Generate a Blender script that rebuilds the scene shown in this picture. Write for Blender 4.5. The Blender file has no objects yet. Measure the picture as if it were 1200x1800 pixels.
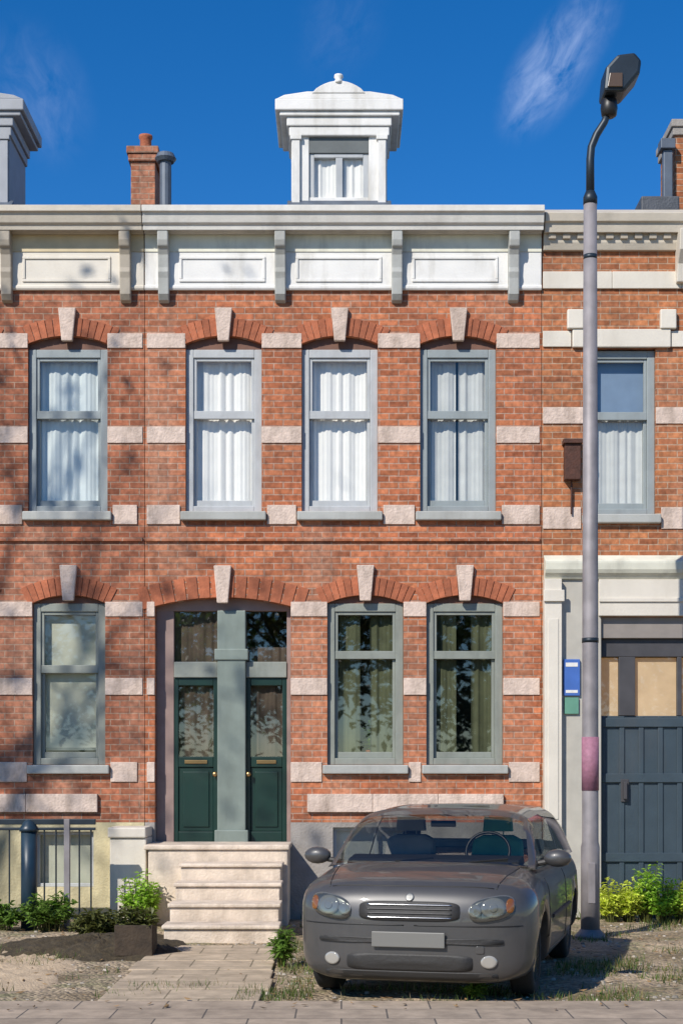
import bpy, bmesh, math, random
from mathutils import Vector, Matrix
from mathutils.bvhtree import BVHTree
random.seed(7)
R=math.radians
S=157.0; D=17.0; EYE=1.6; HZ=1365.0; F=S*D
sc=bpy.context.scene; col=sc.collection
# ---------------- camera, sky, sun, exposure
cam=bpy.data.objects.new('camera',bpy.data.cameras.new('camera')); col.objects.link(cam); sc.camera=cam
cam.location=(0,-D,EYE); cam.rotation_euler=(R(90),0,0)
cam.data.sensor_fit='HORIZONTAL'; cam.data.sensor_width=36; cam.data.lens=36*F/1200; cam.data.clip_end=900
cam.data.shift_y=(HZ-900)/1200.0
SUN_EL=38; SUN_AZ=36      # degrees; azimuth to the left of the viewing direction reversed
sd=Vector((-math.sin(R(SUN_AZ))*math.cos(R(SUN_EL)),-math.cos(R(SUN_AZ))*math.cos(R(SUN_EL)),math.sin(R(SUN_EL))))
w=bpy.data.worlds.new('World'); sc.world=w; w.use_nodes=True
nt=w.node_tree; N=nt.nodes; Lk=nt.links
st=N.new('ShaderNodeTexSky'); st.sky_type='NISHITA'; st.sun_disc=False
st.sun_elevation=R(SUN_EL); st.sun_rotation=math.atan2(sd.x,sd.y); st.altitude=1500; st.air_density=1.0; st.dust_density=0.0; st.ozone_density=3.0
hs=N.new('ShaderNodeHueSaturation'); hs.inputs['Saturation'].default_value=1.37; hs.inputs['Hue'].default_value=.506; hs.inputs['Value'].default_value=1.09
Lk.new(st.outputs[0],hs.inputs['Color'])
# thin clouds, laid out in sky directions
tc=N.new('ShaderNodeTexCoord')
def cloud(prev,d,sx,sz,rot,scale,gain):
    mp=N.new('ShaderNodeMapping'); mp.vector_type='TEXTURE'; mp.inputs['Location'].default_value=d
    mp.inputs['Rotation'].default_value=(0,rot,0); mp.inputs['Scale'].default_value=(sx,1.0,sz)
    Lk.new(tc.outputs['Generated'],mp.inputs['Vector'])
    ln=N.new('ShaderNodeVectorMath'); ln.operation='LENGTH'; Lk.new(mp.outputs[0],ln.inputs[0])
    mr=N.new('ShaderNodeMapRange'); mr.interpolation_type='SMOOTHSTEP'; mr.inputs[1].default_value=1; mr.inputs[2].default_value=0.1; Lk.new(ln.outputs['Value'],mr.inputs[0])
    no=N.new('ShaderNodeTexNoise'); no.inputs['Scale'].default_value=scale; no.inputs['Detail'].default_value=8; no.inputs['Roughness'].default_value=.62; no.inputs['Distortion'].default_value=.6
    Lk.new(mp.outputs[0],no.inputs['Vector'])
    m2=N.new('ShaderNodeMapRange'); m2.inputs[1].default_value=.36; m2.inputs[2].default_value=.72; Lk.new(no.outputs['Fac'],m2.inputs[0])
    mu=N.new('ShaderNodeMath'); mu.operation='MULTIPLY'; Lk.new(mr.outputs[0],mu.inputs[0]); Lk.new(m2.outputs[0],mu.inputs[1])
    m3=N.new('ShaderNodeMath'); m3.operation='MULTIPLY'; m3.inputs[1].default_value=gain; Lk.new(mu.outputs[0],m3.inputs[0]); m3.use_clamp=True
    mx=N.new('ShaderNodeMixRGB'); mx.inputs[2].default_value=(5.2,6.2,8.6,1); Lk.new(m3.outputs[0],mx.inputs[0]); Lk.new(prev,mx.inputs[1])
    return mx.outputs[0]
def skydir(px,py):
    v=Vector(((px-600)/F,1,(HZ-py)/F)).normalized(); return tuple(v)
o_=cloud(hs.outputs[0],skydir(968,122),.026,.048,R(38),1.7,.5)
o_=cloud(o_,skydir(1035,30),.022,.03,R(20),2.2,.14)
o_=cloud(o_,skydir(70,165),.035,.045,R(-20),2.0,.13)
o_=cloud(o_,skydir(600,40),.03,.04,R(40),2.0,.05)
Lk.new(o_,N['Background'].inputs[0]); N['Background'].inputs[1].default_value=.1
lamp=bpy.data.objects.new('sun',bpy.data.lights.new('sun','SUN')); col.objects.link(lamp)
lamp.data.energy=3.9; lamp.data.angle=R(.5); lamp.data.color=(1,.95,.87)
lamp.rotation_euler=sd.to_track_quat('Z','Y').to_euler()
sc.view_settings.view_transform='Standard'; sc.view_settings.look='None'; sc.view_settings.exposure=0.41; sc.view_settings.gamma=1

# ---------------- pixel <-> world (photograph pixels, 1200 wide), at depth y
def X(px,y=0): return (px-600)*(D+y)/F
def Z(py,y=0): return (HZ-py)*(D+y)/F+EYE
# ---------------- materials
def mat(name,c,rough=.6,var=.0,vscale=6,bump=0,bscale=40,metal=0,coat=0,dirt=None,dscale=1.2,damt=.5,island=0,spec=.5):
    m=bpy.data.materials.new(name); m.use_nodes=True; nt=m.node_tree; n=nt.nodes; b=n['Principled BSDF']
    b.inputs['Roughness'].default_value=rough; b.inputs['Metallic'].default_value=metal; b.inputs['Coat Weight'].default_value=coat
    b.inputs['Specular IOR Level'].default_value=spec
    geo=n.new('ShaderNodeNewGeometry')
    out=None
    rgb=n.new('ShaderNodeRGB'); rgb.outputs[0].default_value=(*c,1); out=rgb.outputs[0]
    if var:
        no=n.new('ShaderNodeTexNoise'); no.inputs['Scale'].default_value=vscale; no.inputs['Detail'].default_value=6; nt.links.new(geo.outputs['Position'],no.inputs['Vector'])
        mr=n.new('ShaderNodeMapRange'); mr.inputs[1].default_value=.3; mr.inputs[2].default_value=.7; mr.inputs[3].default_value=1-var; mr.inputs[4].default_value=1+var; nt.links.new(no.outputs[0],mr.inputs[0])
        mx=n.new('ShaderNodeVectorMath'); mx.operation='SCALE'; nt.links.new(out,mx.inputs[0]); nt.links.new(mr.outputs[0],mx.inputs['Scale']); out=mx.outputs[0]
    if island:
        mr=n.new('ShaderNodeMapRange'); mr.inputs[3].default_value=1-island; mr.inputs[4].default_value=1+island; nt.links.new(geo.outputs['Random Per Island'],mr.inputs[0])
        mx=n.new('ShaderNodeVectorMath'); mx.operation='SCALE'; nt.links.new(out,mx.inputs[0]); nt.links.new(mr.outputs[0],mx.inputs['Scale']); out=mx.outputs[0]
    if dirt:
        mp=n.new('ShaderNodeMapping'); mp.inputs['Scale'].default_value=(1,1,.28); nt.links.new(geo.outputs['Position'],mp.inputs[0])
        no=n.new('ShaderNodeTexNoise'); no.inputs['Scale'].default_value=dscale; no.inputs['Detail'].default_value=9; no.inputs['Roughness'].default_value=.65; nt.links.new(mp.outputs[0],no.inputs['Vector'])
        mr=n.new('ShaderNodeMapRange'); mr.inputs[1].default_value=.48; mr.inputs[2].default_value=.75; mr.inputs[3].default_value=0; mr.inputs[4].default_value=damt; nt.links.new(no.outputs[0],mr.inputs[0])
        mx=n.new('ShaderNodeMixRGB'); mx.inputs[2].default_value=(*dirt,1); nt.links.new(mr.outputs[0],mx.inputs[0]); nt.links.new(out,mx.inputs[1]); out=mx.outputs[0]
    nt.links.new(out,b.inputs['Base Color'])
    if bump:
        no=n.new('ShaderNodeTexNoise'); no.inputs['Scale'].default_value=bscale; no.inputs['Detail'].default_value=8; nt.links.new(geo.outputs['Position'],no.inputs['Vector'])
        bp=n.new('ShaderNodeBump'); bp.inputs['Strength'].default_value=bump; bp.inputs['Distance'].default_value=.02; nt.links.new(no.outputs[0],bp.inputs['Height']); nt.links.new(bp.outputs[0],b.inputs['Normal'])
    return m
def brick(name,c1,c2,mortar,soot=(.10,.06,.045),seed=0):
    m=bpy.data.materials.new(name); m.use_nodes=True; nt=m.node_tree; n=nt.nodes; L=nt.links; b=n['Principled BSDF']; b.inputs['Roughness'].default_value=.88; b.inputs['Specular IOR Level'].default_value=.25
    geo=n.new('ShaderNodeNewGeometry'); sp=n.new('ShaderNodeSeparateXYZ'); L.new(geo.outputs['Position'],sp.inputs[0])
    ad=n.new('ShaderNodeMath'); L.new(sp.outputs[0],ad.inputs[0]); L.new(sp.outputs[1],ad.inputs[1])
    cb=n.new('ShaderNodeCombineXYZ'); L.new(ad.outputs[0],cb.inputs[0]); L.new(sp.outputs[2],cb.inputs[1])
    nw=n.new('ShaderNodeTexNoise'); nw.inputs['Scale'].default_value=9; L.new(geo.outputs['Position'],nw.inputs['Vector'])
    vs=n.new('ShaderNodeVectorMath'); vs.operation='MULTIPLY_ADD'; vs.inputs[1].default_value=(.012,.008,0); L.new(nw.outputs['Color'],vs.inputs[0]); L.new(cb.outputs[0],vs.inputs[2])
    def bt(ca,cb_,mo,off):
        t=n.new('ShaderNodeTexBrick'); t.inputs['Scale'].default_value=1; t.inputs['Brick Width'].default_value=.215; t.inputs['Row Height'].default_value=.07
        t.inputs['Mortar Size'].default_value=.0065; t.inputs['Mortar Smooth'].default_value=.25; t.inputs['Bias'].default_value=0
        t.inputs['Color1'].default_value=(*ca,1); t.inputs['Color2'].default_value=(*cb_,1); t.inputs['Mortar'].default_value=(*mo,1); L.new(vs.outputs[0],t.inputs['Vector']); return t
    t=bt(c1,c2,mortar,0)
    va=n.new('ShaderNodeVectorMath'); va.inputs[1].default_value=(21.5,7.0,0); L.new(vs.outputs[0],va.inputs[0])
    t2=bt((.74,.72,.71),(1.20,1.22,1.23),(1,1,1),0); L.new(va.outputs[0],t2.inputs['Vector'])
    tm=n.new('ShaderNodeVectorMath'); tm.operation='MULTIPLY'; L.new(t.outputs[0],tm.inputs[0]); L.new(t2.outputs[0],tm.inputs[1])
    no=n.new('ShaderNodeTexNoise'); no.inputs['Scale'].default_value=.9; no.inputs['Detail'].default_value=9; no.inputs['Roughness'].default_value=.66; L.new(geo.outputs['Position'],no.inputs['Vector'])
    mr=n.new('ShaderNodeMapRange'); mr.inputs[1].default_value=.46; mr.inputs[2].default_value=.74; mr.inputs[4].default_value=.6; L.new(no.outputs[0],mr.inputs[0])
    mx=n.new('ShaderNodeMixRGB'); mx.inputs[2].default_value=(*soot,1); L.new(mr.outputs[0],mx.inputs[0]); L.new(tm.outputs[0],mx.inputs[1])
    md=n.new('ShaderNodeMapping'); md.inputs['Scale'].default_value=(5,5,.35); L.new(geo.outputs['Position'],md.inputs[0])
    nd=n.new('ShaderNodeTexNoise'); nd.inputs['Scale'].default_value=1.3; nd.inputs['Detail'].default_value=7; L.new(md.outputs[0],nd.inputs['Vector'])
    rd=n.new('ShaderNodeMapRange'); rd.inputs[1].default_value=.56; rd.inputs[2].default_value=.78; rd.inputs[4].default_value=.45; L.new(nd.outputs[0],rd.inputs[0])
    xd=n.new('ShaderNodeMixRGB'); xd.inputs[2].default_value=(*soot,1); L.new(rd.outputs[0],xd.inputs[0]); L.new(mx.outputs[0],xd.inputs[1]); mx=xd
    # pale efflorescence streaks
    mp=n.new('ShaderNodeMapping'); mp.inputs['Scale'].default_value=(1.6,1.6,.35); mp.inputs['Location'].default_value=(seed,3,1); L.new(geo.outputs['Position'],mp.inputs[0])
    n2=n.new('ShaderNodeTexNoise'); n2.inputs['Scale'].default_value=1.1; n2.inputs['Detail'].default_value=8; L.new(mp.outputs[0],n2.inputs['Vector'])
    m2=n.new('ShaderNodeMapRange'); m2.inputs[1].default_value=.52; m2.inputs[2].default_value=.8; m2.inputs[4].default_value=.38; L.new(n2.outputs[0],m2.inputs[0])
    m3=n.new('ShaderNodeMixRGB'); m3.inputs[2].default_value=(.52,.34,.24,1); L.new(m2.outputs[0],m3.inputs[0]); L.new(mx.outputs[0],m3.inputs[1])
    # grain per brick
    n3=n.new('ShaderNodeTexNoise'); n3.inputs['Scale'].default_value=17; n3.inputs['Detail'].default_value=5; L.new(geo.outputs['Position'],n3.inputs['Vector'])
    m4=n.new('ShaderNodeMapRange'); m4.inputs[1].default_value=.3; m4.inputs[2].default_value=.7; m4.inputs[3].default_value=.66; m4.inputs[4].default_value=1.32; L.new(n3.outputs[0],m4.inputs[0])
    sc_=n.new('ShaderNodeVectorMath'); sc_.operation='SCALE'; L.new(m3.outputs[0],sc_.inputs[0]); L.new(m4.outputs[0],sc_.inputs['Scale'])
    L.new(sc_.outputs[0],b.inputs['Base Color'])
    bp=n.new('ShaderNodeBump'); bp.invert=True; bp.inputs['Strength'].default_value=.7; bp.inputs['Distance'].default_value=.01; L.new(t.outputs['Fac'],bp.inputs['Height'])
    b2=n.new('ShaderNodeBump'); b2.inputs['Strength'].default_value=.35; b2.inputs['Distance'].default_value=.01; L.new(n3.outputs[0],b2.inputs['Height']); L.new(bp.outputs[0],b2.inputs['Normal'])
    L.new(b2.outputs[0],b.inputs['Normal']); return m
def glass(name,tint=(1,1,1),base=.1,edge=.6):
    m=bpy.data.materials.new(name); m.use_nodes=True; nt=m.node_tree; n=nt.nodes; L=nt.links; n.remove(n['Principled BSDF'])
    tr=n.new('ShaderNodeBsdfTransparent'); tr.inputs[0].default_value=(*tint,1); gl=n.new('ShaderNodeBsdfGlossy'); gl.inputs['Roughness'].default_value=.015
    lw=n.new('ShaderNodeLayerWeight'); lw.inputs['Blend'].default_value=.5; pw=n.new('ShaderNodeMath'); pw.operation='POWER'; pw.inputs[1].default_value=4; L.new(lw.outputs['Facing'],pw.inputs[0])
    ma=n.new('ShaderNodeMath'); ma.operation='MULTIPLY_ADD'; ma.inputs[1].default_value=edge; ma.inputs[2].default_value=base; ma.use_clamp=True; L.new(pw.outputs[0],ma.inputs[0])
    mx=n.new('ShaderNodeMixShader'); L.new(ma.outputs[0],mx.inputs[0]); L.new(tr.outputs[0],mx.inputs[1]); L.new(gl.outputs[0],mx.inputs[2]); L.new(mx.outputs[0],n['Material Output'].inputs[0])
    geo=n.new('ShaderNodeNewGeometry'); no=n.new('ShaderNodeTexNoise'); no.inputs['Scale'].default_value=1.1; no.inputs['Detail'].default_value=1; L.new(geo.outputs['Position'],no.inputs['Vector'])
    bp=n.new('ShaderNodeBump'); bp.inputs['Strength'].default_value=.06; bp.inputs['Distance'].default_value=.02; L.new(no.outputs[0],bp.inputs['Height']); L.new(bp.outputs[0],gl.inputs['Normal'])
    return m
def leafmat(name,c,trans=.35):
    m=mat(name,c,.5,var=.25,vscale=3,island=.4)
    n=m.node_tree.nodes; L=m.node_tree.links; b=n['Principled BSDF']; t=n.new('ShaderNodeBsdfTranslucent'); mx=n.new('ShaderNodeMixShader'); mx.inputs[0].default_value=trans
    L.new(b.inputs['Base Color'].links[0].from_socket,t.inputs[0]); L.new(b.outputs[0],mx.inputs[1]); L.new(t.outputs[0],mx.inputs[2]); L.new(mx.outputs[0],n['Material Output'].inputs[0]); return m
M={}
M['brick']=brick('red_brick',(.47,.165,.075),(.38,.12,.055),(.42,.27,.20))
M['brick_left']=brick('left_brick',(.41,.145,.075),(.33,.115,.06),(.37,.24,.17),seed=5)
M['brick_right']=brick('orange_brick',(.45,.17,.07),(.36,.125,.055),(.42,.28,.19),seed=9)
M['arch']=mat('rubbed_brick',(.36,.11,.05),.85,var=.2,vscale=12,island=.25,bump=.3)
M['mortar']=mat('mortar',(.42,.30,.23),.9,var=.15)
M['brown']=mat('brown_board',(.15,.07,.045),.7,var=.2)
M['stone']=mat('pale_stone',(.62,.485,.40),.85,var=.14,vscale=13,bump=.5,dirt=(.22,.16,.12),damt=.85,dscale=4.5,island=.08)
M['cream']=mat('cream_paint',(.64,.585,.495),.6,var=.06,vscale=3,dirt=(.36,.31,.24),damt=.5,dscale=1.6,bump=.12)
M['white']=mat('white_paint',(.70,.68,.64),.6,var=.06,vscale=3,dirt=(.36,.33,.27),damt=.75,dscale=3.2,bump=.1)
M['crown']=mat('stone_grey_paint',(.64,.61,.55),.6,var=.08,vscale=4,dirt=(.3,.28,.24),damt=.6,dscale=2,bump=.12)
M['crownbeige']=mat('warm_grey_paint',(.52,.46,.37),.6,var=.08,vscale=4,dirt=(.3,.26,.2),damt=.5,dscale=2,bump=.12)
M['dormergrey']=mat('mid_grey_paint',(.30,.31,.33),.6,var=.08,dirt=(.18,.18,.17),dscale=2)
M['greypaint']=mat('grey_paint',(.38,.38,.35),.55,var=.08,vscale=4,dirt=(.2,.19,.16),damt=.6,dscale=2,bump=.12)
M['beigepaint']=mat('beige_paint',(.36,.31,.24),.6,var=.08,vscale=4,dirt=(.2,.16,.12),damt=.5,dscale=2,bump=.12)
M['olive']=mat('olive_panel',(.68,.66,.54),.6,var=.08,dirt=(.12,.11,.09),dscale=3)
M['sash']=mat('grey_sash_paint',(.26,.29,.29),.5,var=.06,dirt=(.14,.15,.14),dscale=4,bump=.1)
M['sashlight']=mat('light_sash_paint',(.42,.43,.43),.5,var=.06,dirt=(.2,.2,.19),dscale=4,bump=.1)
M['sashgreen']=mat('green_grey_sash',(.235,.25,.215),.5,var=.08,dirt=(.1,.11,.09),dscale=4,bump=.1)
M['glass']=glass('window_glass',(.92,.93,.92),.08)
M['glassdark']=glass('dark_window_glass',(.80,.81,.75),.13)
M['curtain']=mat('white_curtain',(.86,.83,.78),.9,var=.04)
M['curtaingrey']=mat('grey_net_curtain',(.58,.58,.55),.9,var=.08)
M['curtainblue']=mat('pale_blue_curtain',(.66,.70,.68),.9,var=.05)
M['curtaingreen']=mat('sage_blind',(.50,.50,.40),.9,var=.08)
M['oliveblind']=mat('olive_curtain',(.12,.13,.08),.9,var=.2)
M['brownblind']=mat('brown_curtain',(.13,.095,.08),.9,var=.2)
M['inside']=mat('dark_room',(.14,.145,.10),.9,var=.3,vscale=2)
M['door']=mat('dark_green_door',(.003,.026,.018),.4,var=.12,coat=.1,dirt=(.012,.03,.024),dscale=3)
M['doorpost']=mat('sage_post',(.19,.225,.195),.5,var=.1,dirt=(.1,.12,.1),dscale=4)
M['doorframe']=mat('brown_frame',(.26,.18,.155),.6,var=.15)
M['brass']=mat('brass',(.45,.28,.12),.35,metal=.9)
M['slate']=mat('slate_roof',(.07,.075,.085),.6,var=.25,vscale=7,bump=.4)
M['lead']=mat('lead_sheet',(.10,.12,.15),.55,var=.15,metal=.2)
M['step']=mat('sandstone_step',(.64,.53,.42),.85,var=.14,vscale=8,bump=.4,dirt=(.25,.19,.13),damt=.7,dscale=3)
M['plinth']=mat('grey_plinth',(.30,.27,.24),.85,var=.15,vscale=6,bump=.4,dirt=(.14,.12,.09),damt=.7,dscale=2)
M['yellowplinth']=mat('ochre_plinth',(.52,.45,.27),.85,var=.18,vscale=5,bump=.4,dirt=(.15,.13,.08),damt=.7,dscale=2.5)
M['iron']=mat('dark_iron',(.02,.03,.04),.45,metal=.3,var=.2)
M['ironblue']=mat('navy_iron',(.015,.035,.055),.4,var=.2)
M['bluegrey']=mat('blue_grey_door',(.038,.058,.073),.5,var=.12,vscale=4,dirt=(.08,.08,.08),dscale=2,damt=.5,bump=.1)
M['darktrim']=mat('charcoal_trim',(.055,.052,.055),.55,var=.15)
M['mauve']=mat('mauve_trim',(.24,.21,.185),.6,var=.1)
M['pole']=mat('galvanised_pole',(.265,.24,.24),.6,var=.22,vscale=5,metal=.25,dirt=(.13,.12,.12),dscale=4)
M['black']=mat('black_casting',(.012,.011,.01),.45)
M['rubber']=mat('tyre_rubber',(.012,.012,.012),.85,bump=.2)
M['car']=mat('charcoal_car_paint',(.06,.057,.055),.42,metal=.15,coat=.6,var=.04,dirt=(.12,.11,.1),damt=.3,dscale=3)
M['carglass']=glass('car_glass',(.66,.68,.66),.09,.7)
M['carplastic']=mat('black_plastic',(.03,.028,.026),.6,bump=.15)
M['seat']=mat('grey_seat_cloth',(.34,.31,.28),.9,var=.15)
M['greenseat']=mat('green_seat_cover',(.12,.34,.24),.85,var=.15)
M['chrome']=mat('chrome',(.6,.6,.6),.15,metal=1)
M['lens']=mat('lamp_lens',(.38,.36,.32),.08,coat=1,metal=.2)
M['lensback']=mat('lamp_reflector',(.2,.2,.19),.3,metal=.5)
M['amber']=mat('amber_lens',(.5,.16,.02),.2)
M['platew']=mat('plate_grey',(.16,.155,.14),.5)
M['bark']=mat('bark',(.09,.065,.045),.9,var=.3,vscale=8,bump=.6,bscale=20)
M['leafbright']=leafmat('bright_leaf',(.36,.56,.07),.5); M['leafyellow']=leafmat('lime_leaf',(.66,.72,.12),.5)
M['leafmid']=leafmat('mid_leaf',(.15,.26,.04),.45); M['leafdark']=leafmat('dark_leaf',(.05,.09,.025)); M['leafolive']=leafmat('olive_leaf',(.11,.12,.03))
M['grass']=leafmat('grass_blade',(.10,.15,.03)); M['dry']=leafmat('dry_blade',(.26,.20,.09))
M['soil']=mat('dark_soil',(.055,.04,.02),.95,var=.4,vscale=14,bump=.9,bscale=30)
M['blue']=mat('blue_enamel',(.06,.14,.42),.35,var=.08); M['green']=mat('green_enamel',(.12,.28,.2),.4,var=.1)
M['pink']=mat('pink_paper',(.30,.13,.18),.7,var=.2,vscale=25)
M['rust']=mat('rusty_box',(.07,.025,.014),.75,var=.3,vscale=15,bump=.3)
def warm():
    m=mat('warm_lit_blind',(.56,.42,.27),.8,var=.12,vscale=5); b=m.node_tree.nodes['Principled BSDF']
    b.inputs['Emission Color'].default_value=(1,.5,.18,1); b.inputs['Emission Strength'].default_value=.12; return m
M['warm']=warm()
def ground_mat():
    m=bpy.data.materials.new('gravelly_earth'); m.use_nodes=True; nt=m.node_tree; n=nt.nodes; L=nt.links; b=n['Principled BSDF']; b.inputs['Roughness'].default_value=.95
    g=n.new('ShaderNodeNewGeometry')
    def noise(s,d=8,ro=.6):
        t=n.new('ShaderNodeTexNoise'); t.inputs['Scale'].default_value=s; t.inputs['Detail'].default_value=d; t.inputs['Roughness'].default_value=ro; L.new(g.outputs['Position'],t.inputs['Vector']); return t.outputs[0]
    cr=n.new('ShaderNodeValToRGB'); e=cr.color_ramp.elements; e[0].position=.3; e[0].color=(.16,.115,.06,1); e[1].position=.72; e[1].color=(.46,.35,.235,1)
    x=cr.color_ramp.elements.new(.5); x.color=(.30,.23,.15,1); L.new(noise(1.3),cr.inputs[0])
    mr=n.new('ShaderNodeMapRange'); mr.inputs[1].default_value=.5; mr.inputs[2].default_value=.62; mr.inputs[4].default_value=.6; L.new(noise(2.3,9,.7),mr.inputs[0])
    mx=n.new('ShaderNodeMixRGB'); mx.inputs[2].default_value=(.13,.14,.05,1); L.new(mr.outputs[0],mx.inputs[0]); L.new(cr.outputs[0],mx.inputs[1])
    v=n.new('ShaderNodeTexVoronoi'); v.inputs['Scale'].default_value=32; L.new(g.outputs['Position'],v.inputs['Vector'])
    m2=n.new('ShaderNodeMapRange'); m2.inputs[3].default_value=.6; m2.inputs[4].default_value=1.5
    sp=n.new('ShaderNodeSeparateColor'); L.new(v.outputs['Color'],sp.inputs[0]); L.new(sp.outputs[0],m2.inputs[0])
    s=n.new('ShaderNodeVectorMath'); s.operation='SCALE'; L.new(mx.outputs[0],s.inputs[0]); L.new(m2.outputs[0],s.inputs['Scale']); L.new(s.outputs[0],b.inputs['Base Color'])
    bp=n.new('ShaderNodeBump'); bp.inputs['Distance'].default_value=.025; bp.inputs['Strength'].default_value=.8; bp.invert=True; L.new(v.outputs['Distance'],bp.inputs['Height']); L.new(bp.outputs[0],b.inputs['Normal'])
    return m
M['ground']=ground_mat()
def paving(name,c,wd,ht,mo):
    m=bpy.data.materials.new(name); m.use_nodes=True; nt=m.node_tree; n=nt.nodes; L=nt.links; b=n['Principled BSDF']; b.inputs['Roughness'].default_value=.9
    g=n.new('ShaderNodeNewGeometry'); t=n.new('ShaderNodeTexBrick'); t.inputs['Scale'].default_value=1; t.inputs['Brick Width'].default_value=wd; t.inputs['Row Height'].default_value=ht; t.inputs['Mortar Size'].default_value=.006
    t.inputs['Color1'].default_value=(*c,1); t.inputs['Color2'].default_value=(*[k*.8 for k in c],1); t.inputs['Mortar'].default_value=(*mo,1); L.new(g.outputs['Position'],t.inputs['Vector'])
    no=n.new('ShaderNodeTexNoise'); no.inputs['Scale'].default_value=5; no.inputs['Detail'].default_value=10; no.inputs['Roughness'].default_value=.7; L.new(g.outputs['Position'],no.inputs['Vector'])
    mr=n.new('ShaderNodeMapRange'); mr.inputs[1].default_value=.3; mr.inputs[2].default_value=.7; mr.inputs[3].default_value=.65; mr.inputs[4].default_value=1.25; L.new(no.outputs[0],mr.inputs[0])
    s=n.new('ShaderNodeVectorMath'); s.operation='SCALE'; L.new(t.outputs[0],s.inputs[0]); L.new(mr.outputs[0],s.inputs['Scale']); L.new(s.outputs[0],b.inputs['Base Color'])
    bp=n.new('ShaderNodeBump'); bp.inputs['Distance'].default_value=.01; bp.inputs['Strength'].default_value=.6; bp.invert=True; L.new(t.outputs['Fac'],bp.inputs['Height']); L.new(bp.outputs[0],b.inputs['Normal'])
    return m
M['pave']=paving('pavement_slabs',(.42,.325,.235),.6,.4,(.12,.10,.08)); M['path']=paving('path_flags',(.50,.39,.27),.5,.45,(.2,.16,.1))
M['road']=mat('asphalt',(.06,.058,.055),.9,var=.2,vscale=3,bump=.5,bscale=60)

# ---------------- mesh builder
class MB:
    def __init__(s): s.v=[]; s.f=[]
    def add(s,v,f):
        k=len(s.v); s.v+=[tuple(a) for a in v]; s.f+=[tuple(i+k for i in q) for q in f]; return s
    def box(s,x0,x1,y0,y1,z0,z1):
        if x0>x1:x0,x1=x1,x0
        if y0>y1:y0,y1=y1,y0
        if z0>z1:z0,z1=z1,z0
        v=[(x,y,z) for x in(x0,x1) for y in(y0,y1) for z in(z0,z1)]
        return s.add(v,[(0,1,3,2),(4,6,7,5),(0,4,5,1),(2,3,7,6),(1,5,7,3),(0,2,6,4)])
    def extr(s,pts,a,b,axis='x'):          # closed outline (u,v); axis x: (y,z) swept in x; axis y: (x,z) swept in y; axis z
        n=len(pts)
        def P(u,v,t): return (t,u,v) if axis=='x' else ((u,t,v) if axis=='y' else (u,v,t))
        v=[P(u,w_,a) for u,w_ in pts]+[P(u,w_,b) for u,w_ in pts]
        return s.add(v,[tuple(range(n))[::-1],tuple(range(n,2*n))]+[(i,(i+1)%n,n+(i+1)%n,n+i) for i in range(n)])
    def tube(s,pts,rad,n=10,caps=True):
        rings=[]
        pts=[Vector(p) for p in pts]
        if not isinstance(rad,(list,tuple)): rad=[rad]*len(pts)
        k=len(s.v)
        for i,p in enumerate(pts):
            d=(pts[min(i+1,len(pts)-1)]-pts[max(i-1,0)]).normalized()
            u=d.cross(Vector((0,1,0)) if abs(d.y)<.9 else Vector((1,0,0))).normalized(); w2=d.cross(u)
            for j in range(n):
                a=2*math.pi*j/n; q=p+(u*math.cos(a)+w2*math.sin(a))*rad[i]; s.v.append(tuple(q))
        for i in range(len(pts)-1):
            for j in range(n): s.f.append((k+i*n+j,k+i*n+(j+1)%n,k+(i+1)*n+(j+1)%n,k+(i+1)*n+j))
        if caps: s.f.append(tuple(k+j for j in range(n))[::-1]); s.f.append(tuple(k+(len(pts)-1)*n+j for j in range(n)))
        return s
    def lathe(s,prof,c=(0,0,0),n=20,axis='z'):
        k=len(s.v)
        for r,h in prof:
            for j in range(n):
                a=2*math.pi*j/n
                p=(r*math.cos(a),r*math.sin(a),h) if axis=='z' else ((h,r*math.cos(a),r*math.sin(a)) if axis=='x' else (r*math.cos(a),h,r*math.sin(a)))
                s.v.append((p[0]+c[0],p[1]+c[1],p[2]+c[2]))
        m=len(prof)
        for i in range(m-1):
            for j in range(n): s.f.append((k+i*n+j,k+i*n+(j+1)%n,k+(i+1)*n+(j+1)%n,k+(i+1)*n+j))
        s.f.append(tuple(k+j for j in range(n))[::-1]); s.f.append(tuple(k+(m-1)*n+j for j in range(n)))
        return s
    def build(s,name,m,parent=None,bevel=0,smooth=False,recalc=True):
        me=bpy.data.meshes.new(name); me.from_pydata(s.v,[],s.f); me.materials.append(m)
        if recalc and not ('pane' in name and len(s.f)==1):
            bm=bmesh.new(); bm.from_mesh(me); bmesh.ops.recalc_face_normals(bm,faces=bm.faces); bm.to_mesh(me); bm.free()
        if smooth: me.polygons.foreach_set('use_smooth',[True]*len(me.polygons))
        o=bpy.data.objects.new(name,me); col.objects.link(o); o.parent=parent
        if parent is not None:
            t=Vector((0,0,0)); q=parent
            while q: t+=q.location; q=q.parent
            if FIX: o.location=-t+Vector((0,0,0)) if o.location.length==0 else o.location
        if bevel:
            b=o.modifiers.new('bevel','BEVEL'); b.width=bevel; b.segments=2; b.limit_method='ANGLE'; b.angle_limit=R(40)
        return o
FIX=True     # coordinates given in world space; child offsets cancel the parent's location
def thing(name,label,cat,loc=(0,0,0),group=None):
    o=bpy.data.objects.new(name,None); o.empty_display_size=.2; col.objects.link(o); o.location=loc; o['label']=label; o['category']=cat
    if group:o['group']=group
    return o
def tag(o,label,cat,group=None):
    o['label']=label; o['category']=cat
    if group:o['group']=group
    return o
def struct(o,k='structure'): o['kind']=k; return o

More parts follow.
